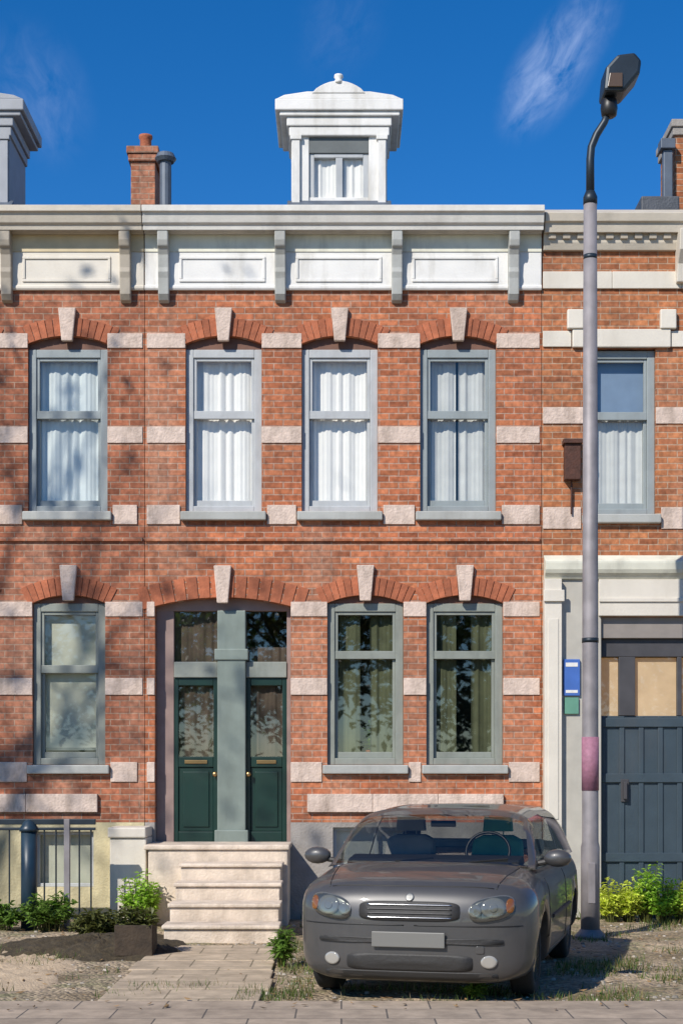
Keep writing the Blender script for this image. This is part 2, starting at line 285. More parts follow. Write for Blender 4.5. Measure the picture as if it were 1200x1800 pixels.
# ---------------- ground
g=MB(); n_=60
xs=[-300,-100,-30]+[-8+.4*i for i in range(41)]+[30,100,300]; ys=[-6.4+.2*i for i in range(33)]
ys=[-300,-100,-40,-12,-6.41]+ys+[2,60,300]
def gz(x,y):
    if y<-6.35 or y>-.05 or abs(x)>8: return 0
    if -5.9<y<-1.5 and -.8<x<2.8: return 0
    return .018*math.sin(x*3.1+y*1.7)*math.sin(y*4.3-x)
for y in ys:
    for x in xs: g.v.append((x,y,gz(x,y)-(.3 if y>1 else 0)))
for j in range(len(ys)-1):
    for i in range(len(xs)-1): g.f.append((j*len(xs)+i,j*len(xs)+i+1,(j+1)*len(xs)+i+1,(j+1)*len(xs)+i))
struct(g.build('ground',M['ground'],smooth=True))
struct(MB().box(-60,60,-9.6,-6.42,-.02,.035).build('pavement',M['pave'],bevel=.01))
struct(MB().box(-60,60,-9.75,-9.605,-.05,.03).build('kerb',M['plinth'],bevel=.015))
struct(MB().box(-120,120,-17.6,-9.755,-.06,.008).build('road',M['road']))
px=MB()
random.seed(3)
for i in range(6): px.box(-1.72+random.uniform(-.03,.03),-.55+random.uniform(-.03,.03),-2.92-.58*i-.57,-2.92-.58*i,.005+random.uniform(-.004,.004),.03+random.uniform(-.006,.006))
struct(px.build('path',M['path'],bevel=.012))

# ---------------- facade wall with openings
def wall(name,x0,x1,z0,z1,ops,m,parent,depth=.16,y=0):
    mb=MB()
    xc=sorted({x0,x1,*[o[0] for o in ops],*[o[1] for o in ops]}); zc=sorted({z0,z1,*[o[2] for o in ops],*[o[3] for o in ops]})
    def hole(x,z): return any(o[0]<x<o[1] and o[2]<z<o[3] for o in ops)
    for i in range(len(xc)-1):
        for j in range(len(zc)-1):
            if not hole((xc[i]+xc[i+1])/2,(zc[j]+zc[j+1])/2):
                mb.add([(xc[i],y,zc[j]),(xc[i+1],y,zc[j]),(xc[i+1],y,zc[j+1]),(xc[i],y,zc[j+1])],[(0,1,2,3)])
    for a,b,c,d,rise in ops:
        n=10; arc=[]
        for k in range(n+1):
            t=k/n; arc.append((a+(b-a)*t, d-rise+rise*(1-(2*t-1)**2)))
        if rise>0:      # spandrels
            for k in range(n):
                (xa,za),(xb,zb)=arc[k],arc[k+1]
                if abs(za-d)<1e-6: mb.add([(xa,y,za),(xb,y,zb),(xb,y,d)],[(0,1,2)])
                elif abs(zb-d)<1e-6: mb.add([(xa,y,za),(xb,y,zb),(xa,y,d)],[(0,1,2)])
                else: mb.add([(xa,y,za),(xb,y,zb),(xb,y,d),(xa,y,d)],[(0,1,2,3)])
        ring=[(a,c)]+[(b,c)]+[p for p in arc[::-1]]
        v=[(p[0],y,p[1]) for p in ring]+[(p[0],y+depth,p[1]) for p in ring]; n2=len(ring)
        mb.add(v,[(k,(k+1)%n2,n2+(k+1)%n2,n2+k) for k in range(n2) if not (abs(ring[k][1]-Z(1446))<1e-5 and abs(ring[(k+1)%n2][1]-Z(1446))<1e-5)])
    return mb.build(name,m,parent,recalc=False)
def arch_and_key(W,a,b,d,rise,keyh,keyw=.17,ring=.2):
    v=MB(); n=14; cx=(a+b)/2; hw=(b-a)/2; 
    # circle through springing and crown
    Rr=(hw*hw+rise*rise)/(2*rise); cz=d-Rr; th=math.asin(hw/Rr)+.05
    for k in range(n):
        t0=-th+2*th*k/n+.004; t1=-th+2*th*(k+1)/n-.004
        if abs((t0+t1)/2)<.045*n/14: pass
        p=[(cx+r*math.sin(t),cz+r*math.cos(t)) for r,t in((Rr,t0),(Rr,t1),(Rr+ring,t1),(Rr+ring,t0))]
        v.extr(p,-.012,.0,'y')
    v.build('arch',M['arch'],W)
    kz=d-.07
    MB().extr([(cx-keyw*.36,kz),(cx+keyw*.36,kz),(cx+keyw*.58,kz+keyh),(cx-keyw*.58,kz+keyh)],-.06,-.001,'y').build('keystone',M['stone'],W,bevel=.01)
def folds(x0,x1,z0,z1,y,m,name,W,amp=.012,gap=None):
    mb=MB(); n=int((x1-x0)/.015)+2; ph=random.uniform(0,6)
    for i in range(n+1):
        x=x0+(x1-x0)*i/n; t=y+amp*math.sin(i*.75+ph+math.sin(i*.21)*2)+amp*.4*math.sin(i*1.9)
        mb.v+=[(x,t,z0),(x,t*1.0+amp*.3*math.sin(i),z1)]
    mb.f=[(2*i,2*i+2,2*i+3,2*i+1) for i in range(n)]
    return mb.build(name,m,W,smooth=True)
def window(H,a,b,c,d,rise,frame_top,ms,curt,mg,meet,sill_m,glaz=False,key=.4,ring=.2,key_on=True,kind='curtain',yf=.05,panel=True,sillh=.1,cover=1.0):
    """a,b,c,d opening; frame_top z where the sash box starts; meet z of the meeting rail"""
    fw=.085; y0=yf; y1=yf+.08
    W=MB().box(a,a+fw,y0,y1,c,frame_top).box(b-fw,b,y0,y1,c,frame_top).box(a+fw,b-fw,y0,y1,frame_top-fw*1.1,frame_top).box(a+fw,b-fw,y0,y1,c,c+fw*.9).build('window',ms,H,bevel=.008)
    ia,ib=a+fw,b-fw; ic,idd=c+fw*.9,frame_top-fw*1.1
    s=MB(); t=.035
    s.box(ia,ia+t,y0+.02,y1-.02,meet,idd).box(ib-t,ib,y0+.02,y1-.02,meet,idd).box(ia+t,ib-t,y0+.02,y1-.02,idd-t,idd).box(ia,ib,y0+.012,y1-.02,meet-.05,meet+.04)
    s.build('upper_sash',ms,W,bevel=.005)
    s=MB(); q=.03
    s.box(ia,ia+t,y0+.02+q,y1+q,ic,meet-.05).box(ib-t,ib,y0+.02+q,y1+q,ic,meet-.05).box(ia+t,ib-t,y0+.02+q,y1+q,ic,ic+.07)
    if glaz: s.box((ia+ib)/2-.012,(ia+ib)/2+.012,y0+.02+q,y1+q-.01,ic+.07,meet-.05)
    s.build('lower_sash',ms,W,bevel=.005)
    MB().add([(ia,y0+.045,meet),(ib,y0+.045,meet),(ib,y0+.045,idd),(ia,y0+.045,idd)],[(0,1,2,3)]).build('pane',mg,W)
    MB().add([(ia,y0+.085,ic),(ib,y0+.085,ic),(ib,y0+.085,meet),(ia,y0+.085,meet)],[(0,1,2,3)]).build('pane',mg,W)
    if panel:
        n=10; arc=[(a+(b-a)*k/n, d-rise+rise*(1-(2*k/n-1)**2)) for k in range(n+1)]
        MB().extr([(a,frame_top)]+[(b,frame_top)]+arc[::-1],y0+.01,y1,'y').build('head_panel',M['brown'],W)
    MB().box(a-.05,b+.05,-.075,y0-.001,c-sillh,c-.001).build('sill',sill_m,W,bevel=.012)
    arch_and_key(W,a,b,d,max(rise,.05),key,ring=ring)
    if curt:
        if kind=='curtain':
            k=(ib-ia)*.5*cover
            folds(ia-.03,ia+k,ic-.02,idd+.05,y1+.055,curt,'curtain',W); folds(ib-k,ib+.03,ic-.02,idd+.05,y1+.06,curt,'curtain',W)
        elif kind=='half':
            folds(ia-.03,ib+.03,ic-.02,ic+(idd-ic)*.62,y1+.045,curt,'curtain',W,amp=.012)
        elif kind=='blind':
            MB().box(ia-.02,ib+.02,y1+.035,y1+.04,ic+.12,idd+.05).build('blind',curt,W)
            MB().box(ia-.02,ib+.02,y1+.03,y1+.05,ic+.09,ic+.12).build('blind_rail',ms,W)
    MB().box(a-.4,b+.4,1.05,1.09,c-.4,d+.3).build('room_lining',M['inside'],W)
    return W
def band(H,segs,z0,z1,m,pr=.014,name='stone_band'):
    for a,b in segs:
        mb=MB(); k=max(1,round((b-a)/.75)) if name!='string_course' else 1; w_=(b-a)/k
        for i in range(k): mb.box(a+w_*i+(.002 if i else 0),a+w_*(i+1)-(.002 if i<k-1 else 0),-pr-random.uniform(0,.003),-.0005,z0,z1)
        mb.build(name,m,H,bevel=.006)
def cornice(H,x0,x1,crown,panel,frieze,brackets,bm_,end=False):
    zt=Z(357,-.4); 
    prof=[(.0,Z(414)),(-.07,Z(414)),(-.09,Z(408)),(-.20,Z(404,-.2)),(-.21,Z(396,-.2)),(-.24,Z(390,-.25)),(-.27,Z(374,-.25)),(-.30,Z(370,-.3)),(-.30,Z(359,-.3)),(.0,zt+.03)]
    C=MB().extr(prof,x0,x1,'x').build('cornice',crown,H,bevel=.006)
    MB().box(x0+.002,x1-.002,-.04,-.001,Z(444),Z(414)-.001).build('soffit_panel',panel,C)
    F_=MB().box(x0+.002,x1-.002,-.03,-.001,Z(509),Z(444)-.001)
    # raised panels on the frieze between the brackets
    bx=sorted(brackets)
    for a,b in zip(bx[:-1],bx[1:]):
        if b-a>.5:
            F_.box(a+.17,b-.17,-.045,-.03,Z(497),Z(492)).box(a+.17,b-.17,-.045,-.03,Z(457),Z(452)).box(a+.17,a+.2,-.045,-.03,Z(492),Z(457)).box(b-.2,b-.17,-.045,-.03,Z(492),Z(457))
    F_.build('frieze',frieze,C,bevel=.005)
    MB().extr([(0,Z(511)),(-.035,Z(511)),(-.045,Z(508)),(-.045,Z(505)),(-.034,Z(502)),(0,Z(502))],x0,x1,'x').build('moulding',frieze,C,bevel=.004)
    for xb in bx:
        hw=.06
        pr=[(0-.001,Z(407)),(-.19,Z(407)),(-.195,Z(420,-.2)),(-.18,Z(430,-.2)),(-.15,Z(436,-.15)),(-.12,Z(448,-.1)),(-.11,Z(470,-.1)),(-.12,Z(478,-.1)),(-.105,Z(488,-.1)),(-.10,Z(516,-.1)),(-.06,Z(530)),(-.001,Z(534))]
        pr=[(u, v) for u,v in pr]
        MB().extr(pr,xb-hw,xb+hw,'x').build('bracket',bm_,C,bevel=.012)
    return C
def shell(H,x0,x1,m,ytop=0,back=9):
    z=Z(372)
    mb=MB().add([(x0,0,-.3),(x0,back,-.3),(x0,back,z),(x0,0,z)],[(0,1,2,3)]).add([(x1,0,-.3),(x1,back,-.3),(x1,back,z),(x1,0,z)],[(0,1,2,3)]).add([(x0,back,-.3),(x1,back,-.3),(x1,back,z),(x0,back,z)],[(0,1,2,3)])
    mb.build('side_wall',m,H,recalc=False)
    Rf=MB().extr([(0.001,z+.005),(.3,z+.10),(4.2,z+.55),(back,z+.2),(back,z-.02),(.001,z-.02)],x0,x1,'x').build('roof',M['slate'],H)
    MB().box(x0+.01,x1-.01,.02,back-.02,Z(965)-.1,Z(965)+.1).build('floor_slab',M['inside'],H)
    return Rf
def dormer(Rf,cx,wm,y=.9):
    # cx in world x at depth y; built after the white dormer over the middle house
    k=(D+y)/F
    def x(p): return cx+(p-595)*k
    def z(p): return Z(p,y)
    Dm=MB().box(x(512),x(543),y,y+.9,z(380),z(238)).box(x(648),x(680),y,y+.9,z(380),z(238)).box(x(543),x(648),y+.02,y+.2,z(380),z(345)).box(x(543),x(648),y+.3,y+.9,z(240),z(236)).build('dormer',wm,Rf,bevel=.008)
    o=[]
    o.append(MB().box(x(508),x(684),y-.04,y+.9,z(240),z(224)).box(x(504),x(688),y-.06,y+.92,z(224)+.001,z(208)).box(x(492),x(702),y-.09,y+.95,z(208)+.001,z(200)).box(x(484),x(708),y-.12,y+.98,z(200)+.001,z(180)).extr([(x(484),z(180)+.001),(x(708),z(180)+.001),(x(690),z(172)),(x(650),z(166)),(x(540),z(166)),(x(500),z(172))],y-.1,y+.9,'y').build('dormer_cornice',wm,Dm,bevel=.012))
    pts=[(x(548),z(170))]+[(x(548+94*i/12),z(170)+(z(148)-z(170))*math.sin(math.pi*i/12)**.7) for i in range(1,12)]+[(x(642),z(170))]
    o.append(MB().extr(pts,y-.11,y+.0,'y').build('dormer_pediment',wm,Dm,bevel=.01))
    o.append(MB().lathe([(.05,0),(.05,.03),(.035,.05),(.055,.075),(.05,.10),(.006,.12)],(x(595),y-.08,z(152))).build('finial',wm,Dm,smooth=True))
    # sash
    s=MB().box(x(543),x(552),y+.03,y+.1,z(345),z(245)).box(x(638),x(648),y+.03,y+.1,z(345),z(245)).box(x(590),x(602),y+.03,y+.1,z(345),z(240)).box(x(552),x(638),y+.025,y+.1,z(275),z(268))
    s.build('dormer_sash',M['sashlight'],Dm,bevel=.005)
    MB().box(x(543),x(648),y+.01,y+.12,z(268)+.001,z(240)).build('dormer_head',mat('dark_head',(.11,.12,.115),.5,var=.1),Dm,bevel=.005)
    MB().add([(x(550),y+.07,z(345)),(x(640),y+.07,z(345)),(x(640),y+.07,z(268)),(x(550),y+.07,z(268))],[(0,1,2,3)]).build('dormer_pane',M['glass'],Dm)
    folds(x(550),x(640),z(348),z(268),y+.1,M['curtain'],'dormer_curtain',Dm,amp=.012)
    MB().extr([(y-.16,z(372)),(y-.001,z(372)),(y-.001,z(352)),(y-.03,z(356))],x(505),x(687),'x').build('lead_flashing',M['lead'],Dm,bevel=.004)
    for p in (520,671): MB().box(x(p-7),x(p+7),y-.04,y+.001,z(380),z(247)).box(x(p-10),x(p+10),y-.055,y+.001,z(247),z(239)).build('dormer_pilaster',wm,Dm,bevel=.006)
    return Dm
def chimney(Rf,x0,x1,y0,y1,ztop,m,capm,pots=2):
    zb=Z(372)-.1
    C=MB().box(x0,x1,y0,y1,zb,ztop-.22).build('chimney',m,Rf)
    MB().box(x0-.03,x1+.03,y0-.03,y1+.03,ztop-.22,ztop-.13).box(x0-.05,x1+.05,y0-.05,y1+.05,ztop-.129,ztop-.04).build('chimney_cap',capm,C,bevel=.01)
    for k in range(pots):
        MB().lathe([(.09,0),(.085,.03),(.075,.05),(.07,.2),(.085,.22),(.085,.25),(.06,.25)],((x0+x1)/2,y0+(y1-y0)*(k+.5)/pots,ztop-.04),n=14).build('chimney_pot',M['arch'],C,smooth=True)
    return C

# ================= middle house
x0,x1=X(255),X(951); zg=-.1; ztop=Z(400)
H=thing('brick_house','red brick middle house with double green door, three upper windows and a white dormer','house',((x0+x1)/2,0,0),'brick terraced houses')
up=[(X(c-67),X(c+67),Z(900),Z(590),.09) for c in (393,597,805)]
lo=[(X(575),X(709),Z(1345),Z(1046),.09),(X(749),X(884),Z(1345),Z(1046),.09)]
dr=(X(272),X(511),Z(1485),Z(1050),.10)
bs=[(X(585),X(735),Z(1528),Z(1450),0)]
wall('wall',x0,x1,Z(1446),ztop,up+lo+[(dr[0],dr[1],Z(1446),dr[3],dr[4])],M['brick'],H,depth=.2)
wall('plinth',x0,x1,zg,Z(1446),[(dr[0],dr[1],Z(1485),Z(1446),0)]+[(a,b,c,d-.03,0) for a,b,c,d,_ in bs],M['plinth'],H,depth=.2,y=-.02)
Rm=shell(H,x0,x1,M['brick'])
cur=[(M['curtain'],'curtain'),(M['curtain'],'curtain'),(M['curtaingrey'],'curtain')]
for (a,b,c,d,r),(cm,k) in zip(up,cur):
    window(H,a,b,c,d,r,Z(612),M['sashlight'] if cm is M['curtain'] else M['sash'],cm,M['glass'],Z(726),M['greypaint'],key=.37,kind=k,cover=.96 if cm is M['curtaingrey'] else (1 if a<X(450) else 1.06))
for i,(a,b,c,d,r) in enumerate(lo):
    window(H,a,b,c,d,r,Z(1060),M['sashgreen'],M['oliveblind'],M['glassdark'],Z(1150),M['greypaint'],key=.4,kind='curtain',panel=True,cover=.84 if i==0 else .76)
gapsU=[(x0+.02,up[0][0]),(up[0][1],up[1][0]),(up[1][1],up[2][0]),(up[2][1],x1-.02)]
band(H,[(a,b) for a,b in gapsU],Z(612),Z(586),M['stone'])
band(H,gapsU,Z(779),Z(750),M['stone'])
band(H,[(gapsU[0][0],gapsU[0][1]-.06)]+[(a+.06,b-.06) for a,b in gapsU[1:3]]+[(gapsU[3][0]+.06,gapsU[3][1])],Z(922),Z(888),M['stone'],.02)
band(H,[(x0,x1-.02)],Z(952),Z(945),M['brick'],.03,'string_course')
gapsL=[(x0+.02,dr[0]),(dr[1],lo[0][0]),(lo[0][1],lo[1][0]),(lo[1][1],x1-.02)]
band(H,gapsL,Z(1084),Z(1058),M['stone']); band(H,gapsL,Z(1222),Z(1192),M['stone'])
band(H,[gapsL[0]]+[(gapsL[1][0],gapsL[1][1]-.06),(gapsL[2][0]+.06,gapsL[2][1]-.06),(gapsL[3][0]+.06,gapsL[3][1])],Z(1375),Z(1340),M['stone'])
band(H,[(X(540),lo[1][1])],Z(1428),Z(1396),M['stone'],.05,'water_table')
cornice(H,x0,x1,M['crown'],M['olive'],M['white'],[X(p) for p in (289,493,697,901)],M['greypaint'])
dormer(Rm,X(595,.9),M['white'])
for a,b,c,d,_ in bs:
    Wb=MB().box(a,b,.05,.09,c,c+.04).box(a,b,.05,.09,d-.07,d-.03).box(a,a+.04,.05,.09,c+.04,d-.07).box(b-.04,b,.05,.09,c+.04,d-.07).box((a+b)/2-.015,(a+b)/2+.015,.05,.09,c+.04,d-.07).build('cellar_window',M['sashlight'],H,bevel=.005)
    MB().add([(a,.07,c),(b,.07,c),(b,.07,d),(a,.07,d)],[(0,1,2,3)]).build('pane',M['glass'],Wb); MB().box(a,b,.15,.16,c,d-.03).build('blind',M['curtaingrey'],Wb)
# door
Dr=MB().box(dr[0],dr[0]+.2,.14,.2,dr[2],dr[3]-.05).box(dr[1]-.05,dr[1],.14,.2,dr[2],dr[3]-.05).box(dr[0],dr[1],.13,.2,dr[3]-.14,dr[3]+.02).build('door_frame',M['doorframe'],H,bevel=.008)
arch_and_key(Dr,dr[0],dr[1],dr[3],.1,.42,ring=.24)
px0,px1=X(381),X(431)
MB().box(px0,px1,.06,.2,dr[2],dr[3]-.14).box(px0-.03,px1+.03,.04,.2,dr[2],dr[2]+.16).box(px0-.03,px1+.03,.04,.2,Z(1160),Z(1140)).build('door_post',M['doorpost'],Dr,bevel=.012)
tz0,tz1=Z(1190),Z(1162)
for a,b in ((dr[0]+.2,px0),(px1,dr[1]-.05)): MB().box(a,b,.12,.21,tz0,tz1).build('transom',M['sashgreen'],Dr,bevel=.008)
for a,b in ((dr[0]+.2,px0),(px1,dr[1]-.05)):
    MB().add([(a,.2,tz1),(b,.2,tz1),(b,.2,dr[3]-.14),(a,.2,dr[3]-.14)],[(0,1,2,3)]).build('fanlight_pane',M['glassdark'],Dr)
    folds(a,b,tz1,tz1+(dr[3]-.14-tz1)*(1 if a<px0 else .3),.24,M['brownblind'],'fanlight_curtain',Dr,amp=.008)
    mb=MB(); t=.05; y0,y1=.15,.2; z0,z1=dr[2]+.01,tz0; zm=Z(1352); zl=Z(1330)
    mb.box(a,a+t,y0,y1,z0,z1).box(b-t,b,y0,y1,z0,z1).box(a+t,b-t,y0,y1,z1-.09,z1).box(a+t,b-t,y0,y1,zl-.12,zl).box(a+t,b-t,y0,y1,z0,z0+.13).box(a+t,b-t,y0+.02,y1,z0+.13,zl-.12).box(a+t+.05,b-t-.05,y0+.005,y1,z0+.18,zl-.17)
    mb.build('door_leaf',M['door'],Dr,bevel=.008)
    MB().add([(a+t,.18,zl),(b-t,.18,zl),(b-t,.18,z1-.09),(a+t,.18,z1-.09)],[(0,1,2,3)]).build('door_pane',M['glassdark'],Dr)
    MB().box(a+.12,b-.12,y0-.015,y0,zl-.08,zl-.04).build('letter_slot',M['brass'],Dr,bevel=.004)
    hx=b-.03 if a<px0 else a+.03
    MB().lathe([(.012,0),(.012,-.03),(.028,-.04),(.03,-.055),(.02,-.07)],(hx,y0,zl-.2),n=14,axis='y').build('door_knob',M['brass'],Dr,smooth=True)
    folds(a+t,b-t,zl-.02,z1-.05,.235,M['brownblind'],'door_curtain',Dr,amp=.01)
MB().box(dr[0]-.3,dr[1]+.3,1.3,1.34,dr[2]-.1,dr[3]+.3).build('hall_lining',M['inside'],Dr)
# stoop: landing and steps
St=MB().box(X(272)+.02,X(510),-.75,-.021,-.05,dr[2]-.025).box(X(268),X(513),-.78,.05,dr[2]-.024,dr[2]+.03)
St=St.build('stoop',M['step'],H,bevel=.015)
ns=5; h=(dr[2]+.03)/ (ns+0.0)
for k in range(1,ns):
    zt=dr[2]+.03-h*k; sa,sb=-1.66-.01*k,-.64+.008*k
    MB().box(sa,sb,-.78-.42*k,-.751 if k==1 else -.78-.42*(k-1)+.0,-.05,zt-.04).box(sa-.02,sb+.02,-.78-.42*k-.03,-.781 if k==1 else -.78-.42*(k-1)-.031,zt-.039,zt).build('step',M['step'],St,bevel=.012)
MB().box(X(206),X(268)-.0,-.55,-.021,-.05,Z(1470)).box(X(203),X(268)-.001,-.58,-.021,Z(1470)+.001,Z(1452)).build('cheek_wall',M['cream'],H,bevel=.015)
# gutter pipe between the houses
# ================= left house
x0l,x1l=X(-330),X(254)
HL=thing('brick_house','weathered red brick left house with cream cornice and pale blue curtain upstairs','house',((x0l+x1l)/2,0,0),'brick terraced houses')
upl=[(X(c-70),X(c+70),Z(900),Z(590),.09) for c in (119,-85,-255)]; lol=[(X(c-62),X(c+66),Z(1345),Z(1046),.09) for c in (119,-85,-255)]
bsl=[(X(62),X(165),Z(1560),Z(1462),0)]
wall('wall',x0l,x1l,Z(1446),ztop,upl+lol,M['brick_left'],HL,depth=.2)
wall('plinth',x0l,x1l,zg,Z(1446),bsl,M['yellowplinth'],HL,depth=.2,y=-.02)
Rl=shell(HL,x0l,x1l,M['brick_left'])
for a,b,c,d,r in upl: window(HL,a,b,c,d,r,Z(612),M['sash'],M['curtainblue'],M['glass'],Z(726),M['greypaint'],key=.37)
for a,b,c,d,r in lol: window(HL,a,b,c,d,r,Z(1060),M['sashgreen'],M['curtaingreen'],M['glass'],Z(1175),M['greypaint'],key=.4,kind='blind')
gl=[(upl[0][1],x1l-.02),(upl[1][1],upl[0][0]),(upl[2][1],upl[1][0]),(x0l,upl[2][0])]
band(HL,gl,Z(612),Z(586),M['stone']); band(HL,gl,Z(779),Z(750),M['stone']); band(HL,[(a+.06,b-.06) for a,b in gl],Z(922),Z(888),M['stone'],.02)
gl=[(lol[0][1],x1l-.02),(lol[1][1],lol[0][0]),(lol[2][1],lol[1][0]),(x0l,lol[2][0])]
band(HL,gl,Z(1084),Z(1058),M['stone']); band(HL,gl,Z(1222),Z(1192),M['stone']); band(HL,[(a+.06,b-.06) for a,b in gl],Z(1375),Z(1340),M['stone'])
band(HL,[(x0l,X(172))],Z(1428),Z(1396),M['stone'],.05,'water_table')
band(HL,[(x0l,x1l-.02)],Z(952),Z(945),M['brick_left'],.03,'string_course')
cornice(HL,x0l,x1l-.002,M['crownbeige'],mat('ochre_soffit',(.56,.46,.29),.7,var=.1),M['cream'],[X(p) for p in (-300,-180,14,222)],M['beigepaint'])
dormer(Rl,X(-68,.9),M['dormergrey'])
for a,b,c,d,_ in bsl:
    Wb=MB().box(a,b,.05,.09,c,c+.04).box(a,b,.05,.09,d-.04,d).box(a,a+.04,.05,.09,c+.04,d-.04).box(b-.04,b,.05,.09,c+.04,d-.04).build('cellar_window',M['sashlight'],HL,bevel=.005)
    MB().add([(a,.07,c),(b,.07,c),(b,.07,d),(a,.07,d)],[(0,1,2,3)]).build('pane',M['glass'],Wb); MB().box(a,b,.15,.16,c,d).build('blind',M['curtaingreen'],Wb)
yc=1.6
chimney(Rl,X(230,yc),X(272,yc),yc,yc+1.1,Z(252,yc),M['brick_left'],M['brick_left'],2)
MB().tube([(X(291,1.3),1.3,Z(372)-.1),(X(291,1.3),1.3,Z(285,1.3))],.07,12).lathe([(.1,0),(.13,.04),(.1,.1),(.02,.12)],(X(291,1.3),1.3,Z(285,1.3))).build('flue_pipe',M['lead'],Rm)
# ================= right house
x0r,x1r=X(952),X(1560)
HR=thing('brick_house','orange brick right house with cream shopfront and blue grey door','house',((x0r+x1r)/2,0,0),'brick terraced houses')
upr=[(X(1030),X(1152),Z(905),Z(612),0),(X(1320),X(1440),Z(905),Z(612),0)]
shop=(X(1056),X(1440),-.0,Z(1085),0)
wall('wall',x0r,x1r,zg,ztop,upr+[(shop[0],shop[1],0.0,shop[3],0)],M['brick_right'],HR,depth=.25)
Rr_=shell(HR,x0r,x1r,M['brick_right'])
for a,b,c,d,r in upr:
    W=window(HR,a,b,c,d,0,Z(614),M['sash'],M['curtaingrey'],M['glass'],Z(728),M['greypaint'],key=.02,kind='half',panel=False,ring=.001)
    for ch in list(W.children):
        if ch.name.startswith(('arch','keystone')): bpy.data.objects.remove(ch)
    MB().box(a+.05,b-.05,.175,.18,Z(720),Z(620)).build('sky_reflection_sheet',mat('sky_reflection_blue',(.20,.27,.37),.9,var=.08),W)  # added blue sheet, its colour paints the sky's reflection in the upper pane
    MB().box(a-.16,b+.16,-.05,-.0005,Z(612)+.001,Z(580)).build('lintel',M['cream'],W,bevel=.01)
    for q in (a-.13,b+.13): MB().box(q-.09,q+.09,-.07,-.0005,Z(580)+.001,Z(546)).build('lintel_block',M['cream'],W,bevel=.012)
segs=[(x0r+.01,upr[0][0]),(upr[0][1],upr[1][0]),(upr[1][1],x1r)]
band(HR,[(x0r+.01,upr[0][0]-.17),(upr[0][1]+.17,upr[1][0]-.17)],Z(610),Z(582),M['cream'],.02)
band(HR,segs,Z(745),Z(716),M['stone']); band(HR,[(a+.06 if i else a,b-.06) for i,(a,b) in enumerate(segs)],Z(930),Z(892),M['stone'],.014)
band(HR,[(x0r+.01,x1r)],Z(508),Z(478),M['cream'],.03)
# simple cornice
prof=[(0,Z(442)),(-.05,Z(442)),(-.08,Z(430)),(-.09,Z(414)),(-.15,Z(408,-.15)),(-.17,Z(392,-.15)),(-.20,Z(388,-.2)),(-.22,Z(374,-.2)),(0,Z(368))]
Cr=MB().extr(prof,x0r+.012,x1r,'x').build('cornice',M['crownbeige'],HR,bevel=.006)
MB().extr([(0,Z(500)),(-.1,Z(500)),(-.14,Z(470)),(-.24,Z(450)),(-.27,Z(415)),(0,Z(415))],X(1186),X(1208),'x').build('bracket',M['cream'],Cr,bevel=.01)
dmx=MB()
for i in range(24):
    a=x0r+.06+i*.16
    if a<x1r-.1: dmx.box(a,a+.08,-.12,-.06,Z(425),Z(414))
dmx.build('dentils',M['beigepaint'],Cr)
yc=.8
Cc=chimney(Rr_,X(1186,yc),X(1290,yc),yc,yc+.8,Z(205,yc),M['brick_right'],M['plinth'],2)
MB().box(X(1125,.6),X(1186,yc)-.0,.55,1.6,Z(380,.6),Z(346,.6)).build('roof_hatch',M['slate'],Rr_,bevel=.02)
MB().box(X(1166,.7),X(1182,.7),.7,.8,Z(360,.7),Z(262,.7)).box(X(1160,.7),X(1186,.7),.66,.84,Z(262,.7)+.001,Z(244,.7)).build('vent_stack',M['lead'],Rr_,bevel=.01)
# shopfront
Sf=MB().extr([(-.001,Z(1020)),(-.08,Z(1020)),(-.11,Z(1014)),(-.14,Z(1008,-.1)),(-.16,Z(1002,-.1)),(-.17,Z(990,-.15)),(-.17,Z(986,-.15)),(-.001,Z(976))],X(955),x1r,'x').build('shopfront',M['olive'],HR,bevel=.006)
MB().box(X(1050),x1r,-.09,-.001,Z(1084),Z(1020)-.001).box(X(1050),x1r,-.11,-.09,Z(1060),Z(1053)).build('fascia',M['cream'],Sf,bevel=.006)
P=MB().box(X(954),X(984),-.14,-.001,.05,Z(1020)-.001).box(X(950)+.012,X(988),-.17,-.14,Z(1060),Z(1040)).box(X(950)+.012,X(988),-.17,-.14,.05,.4).box(X(960),X(978),-.15,-.14,Z(1440),Z(1090)); P.build('pilaster',M['cream'],Sf,bevel=.01)
MB().box(X(985),X(1055),-.05,-.001,.02,Z(1020)-.001).build('pier_panel',mat('putty_paint',(.44,.41,.35),.6,var=.08,dirt=(.25,.22,.18),dscale=2),Sf,bevel=.006)
MB().box(shop[0],shop[1],.0,.1,Z(1122),Z(1085)).build('head_rail',M['mauve'],Sf,bevel=.006)
gd=MB(); yd=.06
gd.box(shop[0],shop[1],yd,yd+.08,Z(1154),Z(1122)-.001)
GD=gd.build('garage_door',M['darktrim'],Sf,bevel=.006)
px_=1058; k=0
for a,b in ((1056,1089),(1118,1192),(1200,1272),(1300,1372),(1380,1440)):
    MB().box(X(a),X(b),yd+.06,yd+.07,Z(1258),Z(1155)).build('lit_pane',M['warm'],GD)
    MB().add([(X(a),yd+.04,Z(1258)),(X(b),yd+.04,Z(1258)),(X(b),yd+.04,Z(1155)),(X(a),yd+.04,Z(1155))],[(0,1,2,3)]).build('pane',M['glass'],GD)
for a,b in ((1089,1118),(1192,1200),(1272,1300),(1372,1380)): MB().box(X(a),X(b),yd,yd+.08,Z(1258),Z(1154)-.001).build('mullion',M['darktrim'],GD,bevel=.006)
lp=MB(); lp.box(shop[0],shop[1],yd+.02,yd+.08,.0,Z(1258)-.001)
xx=1056
while xx<1440:
    lp.box(X(xx),X(xx+9),yd,yd+.02,.02,Z(1259)); xx+=34
for zz in (1262,1360,1500): lp.box(X(1056),X(1440),yd-.012,yd,Z(zz+16),Z(zz))
lp.build('boarding',M['bluegrey'],GD,bevel=.006)
